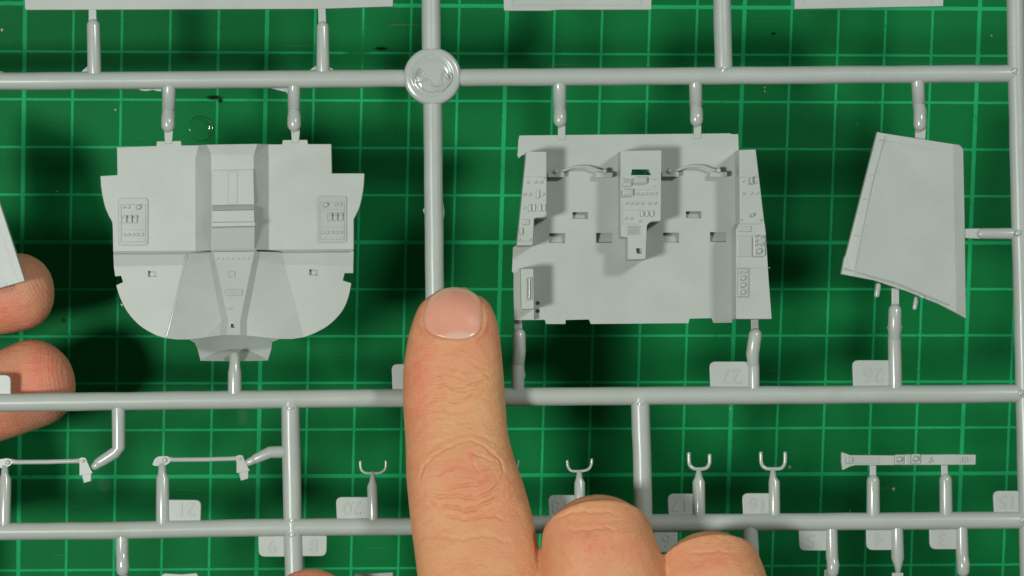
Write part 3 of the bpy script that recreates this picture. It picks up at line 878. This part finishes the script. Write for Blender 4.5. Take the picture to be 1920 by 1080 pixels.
def strap():
    o = plate(sprue, 'strap_link', [(1578, 848), (1585, 850), (1594, 853.5), (1604, 853.5), (1674, 854), (1700, 852), (1740, 852.5), (1780, 852), (1830, 852.5), (1829.5, 871.5), (1700, 872), (1604, 872.5), (1594, 875), (1580, 882), (1578, 868)], .06, .2, bevel=.014, bottom=-.14)
    block(o, 'raised_square', 1593.5, 863, 11, 10, .05, .11)
    block(o, 'raised_rectangle', 1620, 863, 60, 13, .05, .068)
    for x, y in ((1686.5, 861), (1717.5, 860)):
        block(o, 'boss_plate', x, y + .5, 16, 18, .05, .105, bevel=.03, r=2)
        knob(o, 'boss', x, y, .10, 5.0, .07)
    block(o, 'boss_valley', 1702, 862, 10, 18, .03, .075)
    knob(o, 'boss', 1745.5, 864, .06, 3, .05); knob(o, 'rivet', 1745.5, 858.5, .06, 2, .03)
    frame(o, 'slot_frame', 1808, 861.5, 11, 10, 2, .05, .09)
    block(o, 'slot_frame', 1819, 862, 4, 4, .05, .08)
strap()
# part tops peeping in at the bottom
plate(sprue, 'kit_lever', [(303, 1078), (309, 1075), (340, 1077), (368, 1074.5), (371, 1079), (371, 1130), (303, 1130)], .03, .12, bevel=.012)
plate(sprue, 'kit_lever', [(664, 1076.5), (737, 1073), (738, 1130), (664, 1130)], .03, .12, bevel=.012)
block(sprue, 'kit_lever', 1683.5, 1090, 21, 32, -.08, .06, bevel=.014, r=3)

# ------------------------------------------------------------------ hands
def loft_mesh(bm, st, lat=None, seg=40, power=2.25):
    """st: (centre Vector, half width, half height). lat: fixed lateral direction"""
    cs = [s[0] for s in st]; tn = frames(cs); rings = []
    for i, (c, rx, rz) in enumerate(st):
        t = tn[i]
        L = (lat - t * lat.dot(t)).normalized()
        u = L.cross(t).normalized()
        ring = []
        for k in range(seg):
            a = 2 * math.pi * k / seg
            ca, sa = math.cos(a), math.sin(a)
            x = math.copysign(abs(ca) ** (2 / power), ca); z = math.copysign(abs(sa) ** (2 / power), sa)
            ring.append(bm.verts.new(c + L * rx * x + u * rz * z))
        rings.append(ring)
    for a, b in zip(rings[:-1], rings[1:]):
        for k in range(seg): bm.faces.new((a[k], a[(k + 1) % seg], b[(k + 1) % seg], b[k]))
    bm.faces.new(rings[0][::-1]); bm.faces.new(rings[-1])

def dense(st, n=4):
    """catmull-rom resample of stations"""
    out = []
    g = [(*s[0], s[1], s[2]) for s in st]
    for i in range(len(g) - 1):
        p = [np.array(g[max(i - 1, 0)]), np.array(g[i]), np.array(g[i + 1]), np.array(g[min(i + 2, len(g) - 1)])]
        for k in range(n):
            t = k / n
            q = .5 * (2 * p[1] + (p[2] - p[0]) * t + (2 * p[0] - 5 * p[1] + 4 * p[2] - p[3]) * t * t + (3 * p[1] - p[0] - 3 * p[2] + p[3]) * t ** 3)
            out.append((Vector(q[:3]), max(q[3], .01), max(q[4], .01)))
    out.append((Vector(g[-1][:3]), g[-1][3], g[-1][4]))
    return out
def tip_stations(c, t, rx, rz, n=5, squash=1.0):
    """rounded end in front of station c, ordered tip first"""
    out = []
    for k in range(n, 0, -1):
        a = k / n * math.pi / 2 * .985
        out.append((c + t * rx * math.sin(a) * squash, rx * math.cos(a), rz * math.cos(a)))
    return out

def finish_hand(bm, name, mat, voxel, wr=None, redf=None, smooth_it=6, fine=None):
    me = bpy.data.meshes.new(name)
    bmesh.ops.recalc_face_normals(bm, faces=bm.faces)
    for v in bm.verts: v.co = v.co * CM
    bm.to_mesh(me); bm.free()
    tmp = bpy.data.objects.new('tmp', me); COL.objects.link(tmp)
    rm = tmp.modifiers.new('r', 'REMESH'); rm.mode = 'VOXEL'; rm.voxel_size = voxel * CM
    sm = tmp.modifiers.new('s', 'SMOOTH'); sm.factor = .6; sm.iterations = smooth_it
    bpy.context.view_layer.update()
    out = bpy.data.meshes.new_from_object(tmp.evaluated_get(bpy.context.evaluated_depsgraph_get()))
    bpy.data.objects.remove(tmp)
    out.name = name
    if fine:
        b2 = bmesh.new(); b2.from_mesh(out)
        def inreg(v):
            q = v.co / CM
            s_ = FPX / (DEPTH - q.z); X_ = 960 + q.x * s_; Y_ = 540 - q.y * s_
            return fine[0] < X_ < fine[2] and fine[1] < Y_ < fine[3] and v.normal.z > -.15
        vs_ = set(v for v in b2.verts if inreg(v))
        eds = [e for e in b2.edges if e.verts[0] in vs_ and e.verts[1] in vs_]
        res = bmesh.ops.subdivide_edges(b2, edges=eds, cuts=1, use_grid_fill=True)
        nv_ = [v for v in b2.verts if inreg(v)]
        for _ in range(2): bmesh.ops.smooth_vert(b2, verts=nv_, factor=.5, use_axis_x=True, use_axis_y=True, use_axis_z=True)
        b2.normal_update(); b2.to_mesh(out); b2.free(); out.update()
    n = len(out.vertices)
    co = np.empty(n * 3); out.vertices.foreach_get('co', co); co = co.reshape(-1, 3) / CM
    nr = np.empty(n * 3); out.vertices.foreach_get('normal', nr); nr = nr.reshape(-1, 3)
    s = FPX / (DEPTH - co[:, 2])
    px = 960 + co[:, 0] * s; py = 540 - co[:, 1] * s
    if wr is not None:
        co = co + nr * wr(px, py, co, nr)[:, None]
    # origin at the centre of the hand
    org = Vector(((co[:, 0].min() + co[:, 0].max()) / 2, (co[:, 1].min() + co[:, 1].max()) / 2, co[:, 2].min()))
    fin = (co - np.array(org)) * CM
    out.vertices.foreach_set('co', fin.ravel())
    red = redf(px, py, co, nr) if redf is not None else np.zeros(n)
    at = out.attributes.new('redness', 'FLOAT', 'POINT'); at.data.foreach_set('value', red.astype(np.float32))
    out.materials.clear(); out.materials.append(mat)
    out.polygons.foreach_set('use_smooth', [True] * len(out.polygons))
    out.update()
    o = link(name, out)
    o.matrix_world = Matrix.Translation(kit_world(org)) @ KIT_ROT
    return o, org, co

def seg_dist(px, py, pts):
    d = np.full(px.shape, 1e9)
    for (x1, y1), (x2, y2) in zip(pts[:-1], pts[1:]):
        dx, dy = x2 - x1, y2 - y1
        t = np.clip(((px - x1) * dx + (py - y1) * dy) / (dx * dx + dy * dy + 1e-9), 0, 1)
        d = np.minimum(d, np.hypot(px - x1 - t * dx, py - y1 - t * dy))
    return d
def fade_ends(px, py, pts, L=18):
    a = np.hypot(px - pts[0][0], py - pts[0][1]); b = np.hypot(px - pts[-1][0], py - pts[-1][1])
    return np.clip(np.minimum(a, b) / L, 0, 1)

NAIL = spline([(797, 577), (793, 600), (799, 617), (814, 629), (840, 635), (870, 635.5), (892, 629), (904, 613), (906.5, 590), (904, 572), (896, 556), (881, 544.5), (858, 538.5), (838, 540), (820, 547.5), (806, 559), (797, 577)], 4)[:-1]
CREASES = [  # (points, depth cm, width px)
    ([(806, 728), (835, 724), (858, 729), (885, 722), (917, 718)], .022, 2.6),
    ([(842, 737), (868, 731), (890, 729), (912, 725)], .014, 2.2),
    ([(797, 756), (830, 750), (860, 751), (890, 745), (918, 750)], .020, 2.6),
    ([(812, 742), (838, 740), (850, 742)], .012, 2.0),
    ([(868, 671), (886, 678), (905, 692), (916, 696)], .011, 2.2), ([(853, 652), (872, 655), (882, 663)], .009, 2.0),
    ([(832, 690), (866, 692), (900, 704)], .011, 2.2), ([(820, 668), (845, 664), (866, 668)], .008, 2.0),
    ([(806, 700), (830, 705), (852, 704), (880, 712)], .010, 2.2), ([(880, 690), (900, 700), (925, 712)], .010, 2.0),
    ([(808, 775), (840, 770), (870, 774), (905, 770)], .010, 2.4), ([(820, 796), (860, 792), (900, 797)], .008, 2.4),
    ([(788, 908), (794, 882), (808, 860), (834, 839), (868, 829), (900, 832), (924, 846), (938, 868), (946, 900)], .012, 2.2),
    ([(800, 850), (830, 826), (868, 816), (905, 818), (935, 834)], .006, 3.0),
    ([(806, 893), (838, 881), (870, 875)], .014, 2.6),
    ([(838, 917), (866, 913), (896, 905), (925, 893)], .020, 2.6),
    ([(808, 926), (851, 932), (893, 931), (922, 922), (945, 910)], .026, 2.8),
    ([(822, 949), (860, 955), (886, 953), (908, 944), (946, 934)], .026, 2.8),
    ([(832, 968), (866, 972), (908, 969), (950, 972)], .018, 2.8),
    ([(880, 852), (903, 853), (926, 866)], .014, 2.4), ([(886, 856), (890, 874), (898, 888)], .014, 2.2),
    ([(896, 884), (915, 875), (934, 868)], .012, 2.2), ([(800, 938), (815, 948), (822, 962)], .012, 2.4),
    ([(850, 898), (880, 894), (905, 898)], .012, 2.4), ([(790, 1000), (840, 1010), (900, 1006), (960, 1014)], .010, 3.4),
    ([(1040, 975), (1075, 962), (1120, 958), (1160, 966)], .010, 3), ([(1060, 1000), (1110, 990), (1160, 997)], .010, 3),
    ([(1090, 1030), (1130, 1022), (1170, 1030)], .010, 3), ([(1290, 1040), (1330, 1032), (1370, 1040)], .010, 3),
]
def right_wr(px, py, co, nr):
    topm = np.clip(nr[:, 2] * 2.2, 0, 1)
    d = np.zeros(px.shape)
    px0, py0 = px, py
    px = px0 + 2.2 * np.sin(py0 * .11 + px0 * .03) + 1.1 * np.sin(py0 * .31 + 1)
    py = py0 + 2.4 * np.sin(px0 * .083 + py0 * .02) + 1.2 * np.sin(px0 * .27 + 2)
    for pts, dep, wd in CREASES:
        q = spline(pts, 5)
        ds = seg_dist(px, py, q); f = fade_ends(px, py, q)
        d -= dep * 1.6 * f * np.exp(-(ds / wd) ** 2)
        d += dep * .30 * f * np.exp(-((ds - wd * 2.3) / (wd * 1.3)) ** 2)
    px, py = px0, py0
    # nail bed sunk, folds raised around it
    near = (np.abs(px - 850) < 90) & (np.abs(py - 590) < 90)
    dn = np.full(px.shape, 1e3)
    idx = np.where(near)[0]
    if len(idx):
        dd = seg_dist(px[idx], py[idx], NAIL + [NAIL[0]])
        ins = np.array([inside((x, y), NAIL) for x, y in zip(px[idx], py[idx])])
        dn[idx] = np.where(ins, -dd, dd)
    side0 = np.clip((py - 560) / 25, 0, 1)
    d -= .018 * side0 * (1 / (1 + np.exp(np.clip(dn / 1.2, -30, 30))))
    side = np.clip((py - 585) / 30, 0, 1)
    d += .022 * side * np.exp(-((dn - 5.5) / 4.2) ** 2)
    # soft unevenness
    d += .010 * np.sin(px * .045 + 1.3 * np.sin(py * .03)) * np.sin(py * .052 + .8)
    d += .004 * np.sin(px * .13 + py * .05) * np.sin(py * .19 + np.sin(px * .08) * 1.7)
    return d * topm
def right_red(px, py, co, nr):
    def gs(x, y, sx, sy): return np.exp(-((px - x) / sx) ** 2 - ((py - y) / sy) ** 2)
    r = .55 * gs(785, 740, 30, 110) + .35 * gs(905, 640, 30, 50) + .45 * gs(880, 890, 60, 45) - .45 * gs(880, 790, 70, 60) - .25 * gs(930, 760, 25, 90)
    r += .9 * gs(885, 856, 6, 10) + .35 * gs(1130, 1010, 80, 40) + .3 * gs(1340, 1060, 50, 30) + 1.0 * gs(580, 1100, 90, 60) + .25 * gs(850, 560, 60, 20)
    r += .25 * gs(800, 620, 20, 40)
    return np.clip(r, -.3, 1)

SKIN = skin('skin')
SKIN_L = skin('skin_pad', ridges=True, light=(.55, .27, .17), red=(.66, .20, .13))
NAILM = nail_material()

def right_hand():
    bm = bmesh.new()
    X = Vector((1, 0, 0))
    rows = [(542, 848, 866, .66, .76), (544.5, 835, 881, .56, .86), (550, 819, 895, .46, .97), (559, 804, 909, .38, 1.08), (571, 791.5, 920.5, .33, 1.18),
            (590, 780, 929.5, .27, 1.32), (620, 770, 936.5, .22, 1.42), (650, 763, 940, .2, 1.5), (700, 756, 944, .22, 1.60), (760, 756, 948, .3, 1.68),
            (820, 760, 953, .42, 1.8), (880, 761, 967, .5, 2.02), (930, 765, 984, .6, 2.12), (980, 771, 998, .75, 2.2), (1040, 779, 1011, .95, 2.4),
            (1120, 787, 1024, 1.2, 2.7), (1220, 795, 1035, 1.5, 3.2), (1330, 800, 1045, 1.7, 3.9), (1450, 820, 1050, 1.9, 4.2)]
    st = []
    for y, xl, xr, hb, ht in rows:
        hm = (hb + ht) / 2; hs = hb + (ht - hb) * .45
        a = P(xl, y, hs); b = P(xr, y, hs)
        st.append((Vector(((a.x + b.x) / 2, (a.y + b.y) / 2, hm)), (b.x - a.x) / 2, (ht - hb) / 2))
    loft_mesh(bm, dense(st, 3), X, 56, 2.3)
    # curled fingers: knuckle end towards the frame, tip folded back under
    def curl(mcp, pip, dip, tip, r0, r1, r2):
        m, p, d, t = [P(*q) for q in (mcp, pip, dip, tip)]
        lat = Vector((1, 0, 0))
        s1 = (p - m).normalized(); n1 = (d - p).normalized()
        mid = p + (s1 - n1) * .18
        st = [(m, r0 * 1.02, r0 * .95), (m.lerp(p, .5), r0 * 1.16, r0 * .95), (m.lerp(p, .82), r0 * 1.13, r0 * .94), (mid, r0 * .98, r0 * .86), (p.lerp(d, .35), r1 * 1.02, r1 * .88), (d, r1 * .95, r1 * .85), (d.lerp(t, .5), r2, r2 * .85)]
        st = dense(st, 4)
        tn = (t - d).normalized()
        st += tip_stations(t, tn, r2 * .95, r2 * .8)[::-1]
        loft_mesh(bm, st, lat, 40, 2.1)
        # rounded knuckle
        k = bmesh.ops.create_icosphere(bm, subdivisions=4, radius=1)
        for v in k['verts']: v.co = Vector((v.co.x * r0 * 1.0, v.co.y * r0 * .98, v.co.z * r0 * .92)) + p
    curl((1180, 1400, 3.0), (1122, 1030, 1.85), (1128, 1085, .95), (1125, 1230, .9), 1.06, .95, .85)
    curl((1400, 1440, 2.8), (1333, 1092, 1.7), (1336, 1150, .9), (1320, 1280, .9), 1.0, .90, .80)
    curl((1560, 1480, 2.4), (1530, 1235, 1.5), (1530, 1275, .85), (1500, 1370, .9), .82, .74, .68)
    # thumb
    th = [(P(583, 1150, 1.15), .86, .66), (P(596, 1230, 1.2), .98, .8), (P(625, 1320, 1.3), .95, .85), (P(665, 1430, 1.6), 1.1, 1.0), (P(740, 1590, 2.1), 1.35, 1.25), (P(850, 1760, 2.5), 1.6, 1.4)]
    tt = (th[0][0] - th[1][0]).normalized()
    loft_mesh(bm, tip_stations(th[0][0], tt, .86, .66) + dense(th, 4), X, 40, 2.1)
    # palm, back of the hand and wrist
    pm = [(P(1170, 1340, 2.9), 3.2, .95), (P(1160, 1420, 2.9), 3.9, 1.15), (P(1150, 1560, 2.9), 4.2, 1.35), (P(1120, 1760, 2.9), 4.15, 1.5), (P(1090, 1960, 2.8), 3.7, 1.6), (P(1070, 2120, 2.7), 3.1, 1.6), (P(1060, 2260, 2.6), 2.8, 1.6), (P(1050, 2420, 2.6), 2.9, 1.75)]
    loft_mesh(bm, dense(pm, 3), X, 60, 2.6)
    o, org, co = finish_hand(bm, 'pointing_hand', SKIN, .042, right_wr, right_red, 5, fine=(735, 520, 1480, 1095))
    tag(o, 'right hand with index finger pointing down over the kit frame, other fingers curled', 'hand')
    # fingernail laid on the finger by looking up its surface
    tree = BVHTree.FromPolygons([tuple(c) for c in co], [tuple(p.vertices) for p in o.data.polygons])
    def surf(px, py):
        d = Vector(((px - 960) / FPX, (540 - py) / FPX, -1.0))
        hit = tree.ray_cast(Vector((0, 0, DEPTH)), d)
        return hit[0]
    cx, cy = 850, 590
    rings = 14; m = len(NAIL); vs = []; fs = []; lun = []; fe = []
    hc = 0
    for i in range(rings + 1):
        q = i / rings
        for (x, y) in NAIL:
            xx = cx + (x - cx) * q; yy = cy + (y - cy) * q
            ell = ((xx - 850) / 66.0)
            p = surf(xx, max(yy, 543.0))
            h0 = p.z if p is not None else 1.0
            vs.append([xx, yy, h0])
    zs = np.array([v[2] for v in vs])
    # smooth fit: height as a quadratic surface of the pixel position, so the plate is even and domed across
    A = np.array([[1, (x - 850) / 60, (y - 590) / 50, ((x - 850) / 60) ** 2, ((y - 590) / 50) ** 2, ((x - 850) / 60) ** 4, ((x - 850) / 60) ** 2 * (y - 590) / 50, ((y - 590) / 50) ** 3] for x, y, _ in vs])
    coef = np.linalg.lstsq(A, zs, rcond=None)[0]; zf = A @ coef
    V = []
    n0 = len(vs)
    for k, (v, z) in enumerate(zip(vs, zf)):
        i = k // m; q = i / rings
        x, y = v[0], v[1]
        distal = np.clip((575 - y) / 20, 0, 1)
        edge = np.clip((q - .86) / .14, 0, 1)
        z = z + .032 - .032 * edge ** 2 * (1 - distal) + .0 * distal
        V.append(P(x, y, z) - Vector(org))
        lun.append(float(np.clip(1.15 - math.hypot((x - 862) / 38, (y - 640) / 20), 0, .45) / .45))
        fe.append(float(np.clip((q - .90) / .05, 0, 1) * distal))
    for i in range(rings):
        for k in range(m):
            a = i * m + k; b = i * m + (k + 1) % m
            if i == 0: fs.append((a, b + m, a + m))
            else: fs.append((a, b, b + m, a + m))
    nv = len(V)
    V2 = V + [v - Vector((0, 0, .035)) for v in V[-m:]]
    for k in range(m): fs.append((nv - m + k, nv - m + (k + 1) % m, nv + (k + 1) % m, nv + k))
    nail = mesh_obj('fingernail', V2, fs, o, NAILM, smooth=True)
    me = nail.data
    if len(me.vertices) == len(V2):
        for nm, arr in (('lunula', lun + lun[-m:]), ('free_edge', fe + fe[-m:])):
            at = me.attributes.new(nm, 'FLOAT', 'POINT'); at.data.foreach_set('value', np.array(arr, np.float32))
right_hand()

def left_hand():
    bm = bmesh.new()
    def fing(rows, hz=.94, cap=None):
        st = []
        for (x, y, r, h) in rows:
            a = P(x, y, h); rc = r * (DEPTH - h) / FPX
            st.append((a, rc, rc * hz))
        ax = (st[-1][0] - st[2][0]); lat = Vector((-ax.y, ax.x, 0)).normalized()
        dn = dense(st, 3)
        if cap:
            t = (st[0][0] - st[1][0]).normalized()
            dn = tip_stations(st[0][0], t, st[0][1], st[0][2], 7, cap) + dn
        loft_mesh(bm, dn, lat, 44, 2.05)
    fing([(38, 547, 73, -1.17), (15, 550, 75, -1.18), (-60, 563, 74, -1.2), (-160, 590, 80, -1.25), (-300, 622, 84, -1.3), (-480, 680, 92, -1.2), (-640, 750, 100, -1.0)], .9, .88)
    fing([(66, 718, 83, -1.18), (30, 732, 82, -1.19), (0, 744, 81, -1.2), (-100, 776, 78, -1.25), (-220, 800, 84, -1.3), (-400, 830, 96, -1.25), (-640, 860, 100, -1.0)], .9, .90)
    fing([(-30, 905, 12, -1.2), (-40, 906, 55, -1.22), (-70, 910, 78, -1.24), (-150, 925, 82, -1.26), (-300, 950, 84, -1.3), (-460, 965, 88, -1.2), (-640, 970, 94, -1.0)], .9)
    fing([(-150, 1080, 10, -1.25), (-160, 1080, 50, -1.25), (-190, 1080, 66, -1.25), (-300, 1082, 70, -1.28), (-450, 1080, 74, -1.2), (-640, 1070, 80, -1.0)], .9)
    # thumb over the frame, out of the picture
    fing([(-160, 520, 12, .9), (-168, 521, 60, .92), (-190, 525, 84, .95), (-250, 545, 92, .95), (-360, 590, 92, .9), (-500, 640, 105, .4), (-660, 720, 130, -.3), (-820, 800, 140, -.8)], .8)
    Y = Vector((0, 1, 0))
    pm = [(P(-560, 890, -1.0), 2.2, .8), (P(-650, 890, -1.0), 3.6, 1.0), (P(-800, 880, -.9), 4.0, 1.15), (P(-1000, 870, -.8), 4.0, 1.3), (P(-1180, 865, -.6), 3.6, 1.4), (P(-1320, 860, -.5), 3.0, 1.45), (P(-1500, 860, -.4), 2.8, 1.6)]
    loft_mesh(bm, dense(pm, 3), Y, 56, 2.6)
    def red(px, py, co, nr):
        def gs(x, y, sx, sy): return np.exp(-((px - x) / sx) ** 2 - ((py - y) / sy) ** 2)
        return np.clip(.9 * gs(75, 695, 45, 45) + .6 * gs(10, 590, 60, 30) + .35 * gs(0, 800, 80, 25) - .35 * gs(20, 680, 30, 20), -.4, 1)
    def wr(px, py, co, nr): return .006 * np.sin(px * .05) * np.sin(py * .06)
    o, org, co = finish_hand(bm, 'holding_hand', SKIN_L, .06, wr, red, 5)
    tag(o, 'left hand with two fingertips under the frame beside the left edge', 'hand')
left_hand()

# ------------------------------------------------------------------ small stuff lying on the mat
def crumb(x, y, r, label, col):
    m, nt, b = mat_new('crumb'); b.inputs['Base Color'].default_value = (*col, 1); b.inputs['Roughness'].default_value = .5
    me = bpy.data.meshes.new('plastic_crumb'); bm = bmesh.new()
    bmesh.ops.create_icosphere(bm, subdivisions=2, radius=r * CM)
    for v in bm.verts: v.co += v.co * random.uniform(-.3, .25); v.co.z *= .5
    bm.to_mesh(me); bm.free(); me.materials.append(m)
    o = link('plastic_crumb', me); p = on_mat(x, y); o.location = (p.x, p.y, r * CM * .4)
    tag(o, label, 'crumb', 'crumbs of plastic lying on the mat')
crumb(1675, 916.5, .038, 'pale crumb on the mat between the two gates of the strap part', (.45, .45, .36))
crumb(4, 56, .028, 'pale crumb on the mat at the top left edge', (.5, .5, .42))
crumb(216.5, 206, .018, 'tiny pale crumb on the mat below the top runner, left of the clear ring', (.5, .5, .42))
crumb(1434, 164, .016, 'tiny crumb just under the top runner, upper of a close pair', (.4, .45, .36))
crumb(1434, 171, .018, 'tiny crumb under the top runner, lower of a close pair', (.4, .45, .36))
crumb(106, 359, .015, 'tiny pale crumb in the dark grid square left of the cockpit deck', (.4, .42, .34))
crumb(1859, 67, .018, 'tiny crumb on the mat beside the right hand runner near the top', (.4, .45, .36))

def glue_ring():
    m, nt, b = mat_new('clear_glue')
    g = N(nt)
    tr = g.n('ShaderNodeBsdfTransparent'); tr.inputs[0].default_value = (1, 1, 1, 1)
    gl = g.n('ShaderNodeBsdfGlossy'); gl.inputs['Roughness'].default_value = .08
    fr = g.n('ShaderNodeFresnel'); fr.inputs[0].default_value = 1.45
    ms = g.n('ShaderNodeMixShader'); g.l(fr.outputs[0], ms.inputs[0]); g.l(tr.outputs[0], ms.inputs[1]); g.l(gl.outputs[0], ms.inputs[2])
    g.l(ms.outputs[0], nt.nodes['Material Output'].inputs[0])
    prof = [(.268, 0.0), (.262, .012), (.25, .022), (.235, .023), (.21, .008), (.12, .006), (.01, .006)]
    s = 56; vs = []; fs = []
    for (r, z) in prof:
        for k in range(s):
            a = 2 * math.pi * k / s; q = 1 + .02 * math.sin(3 * a + 1)
            vs.append(Vector((r * q * math.cos(a), r * q * math.sin(a), z)))
    for i in range(len(prof) - 1):
        for k in range(s): fs.append((i * s + k, i * s + (k + 1) % s, (i + 1) * s + (k + 1) % s, (i + 1) * s + k))
    fs.append(tuple((len(prof) - 1) * s + k for k in range(s)))
    o = mesh_obj('clear_disc', vs, fs, None, m, smooth=True)
    p = on_mat(377, 241); o.location = (p.x, p.y, .00004)
    tag(o, 'round clear drop with a raised rim lying on the mat below the top runner', 'drop')
glue_ring()
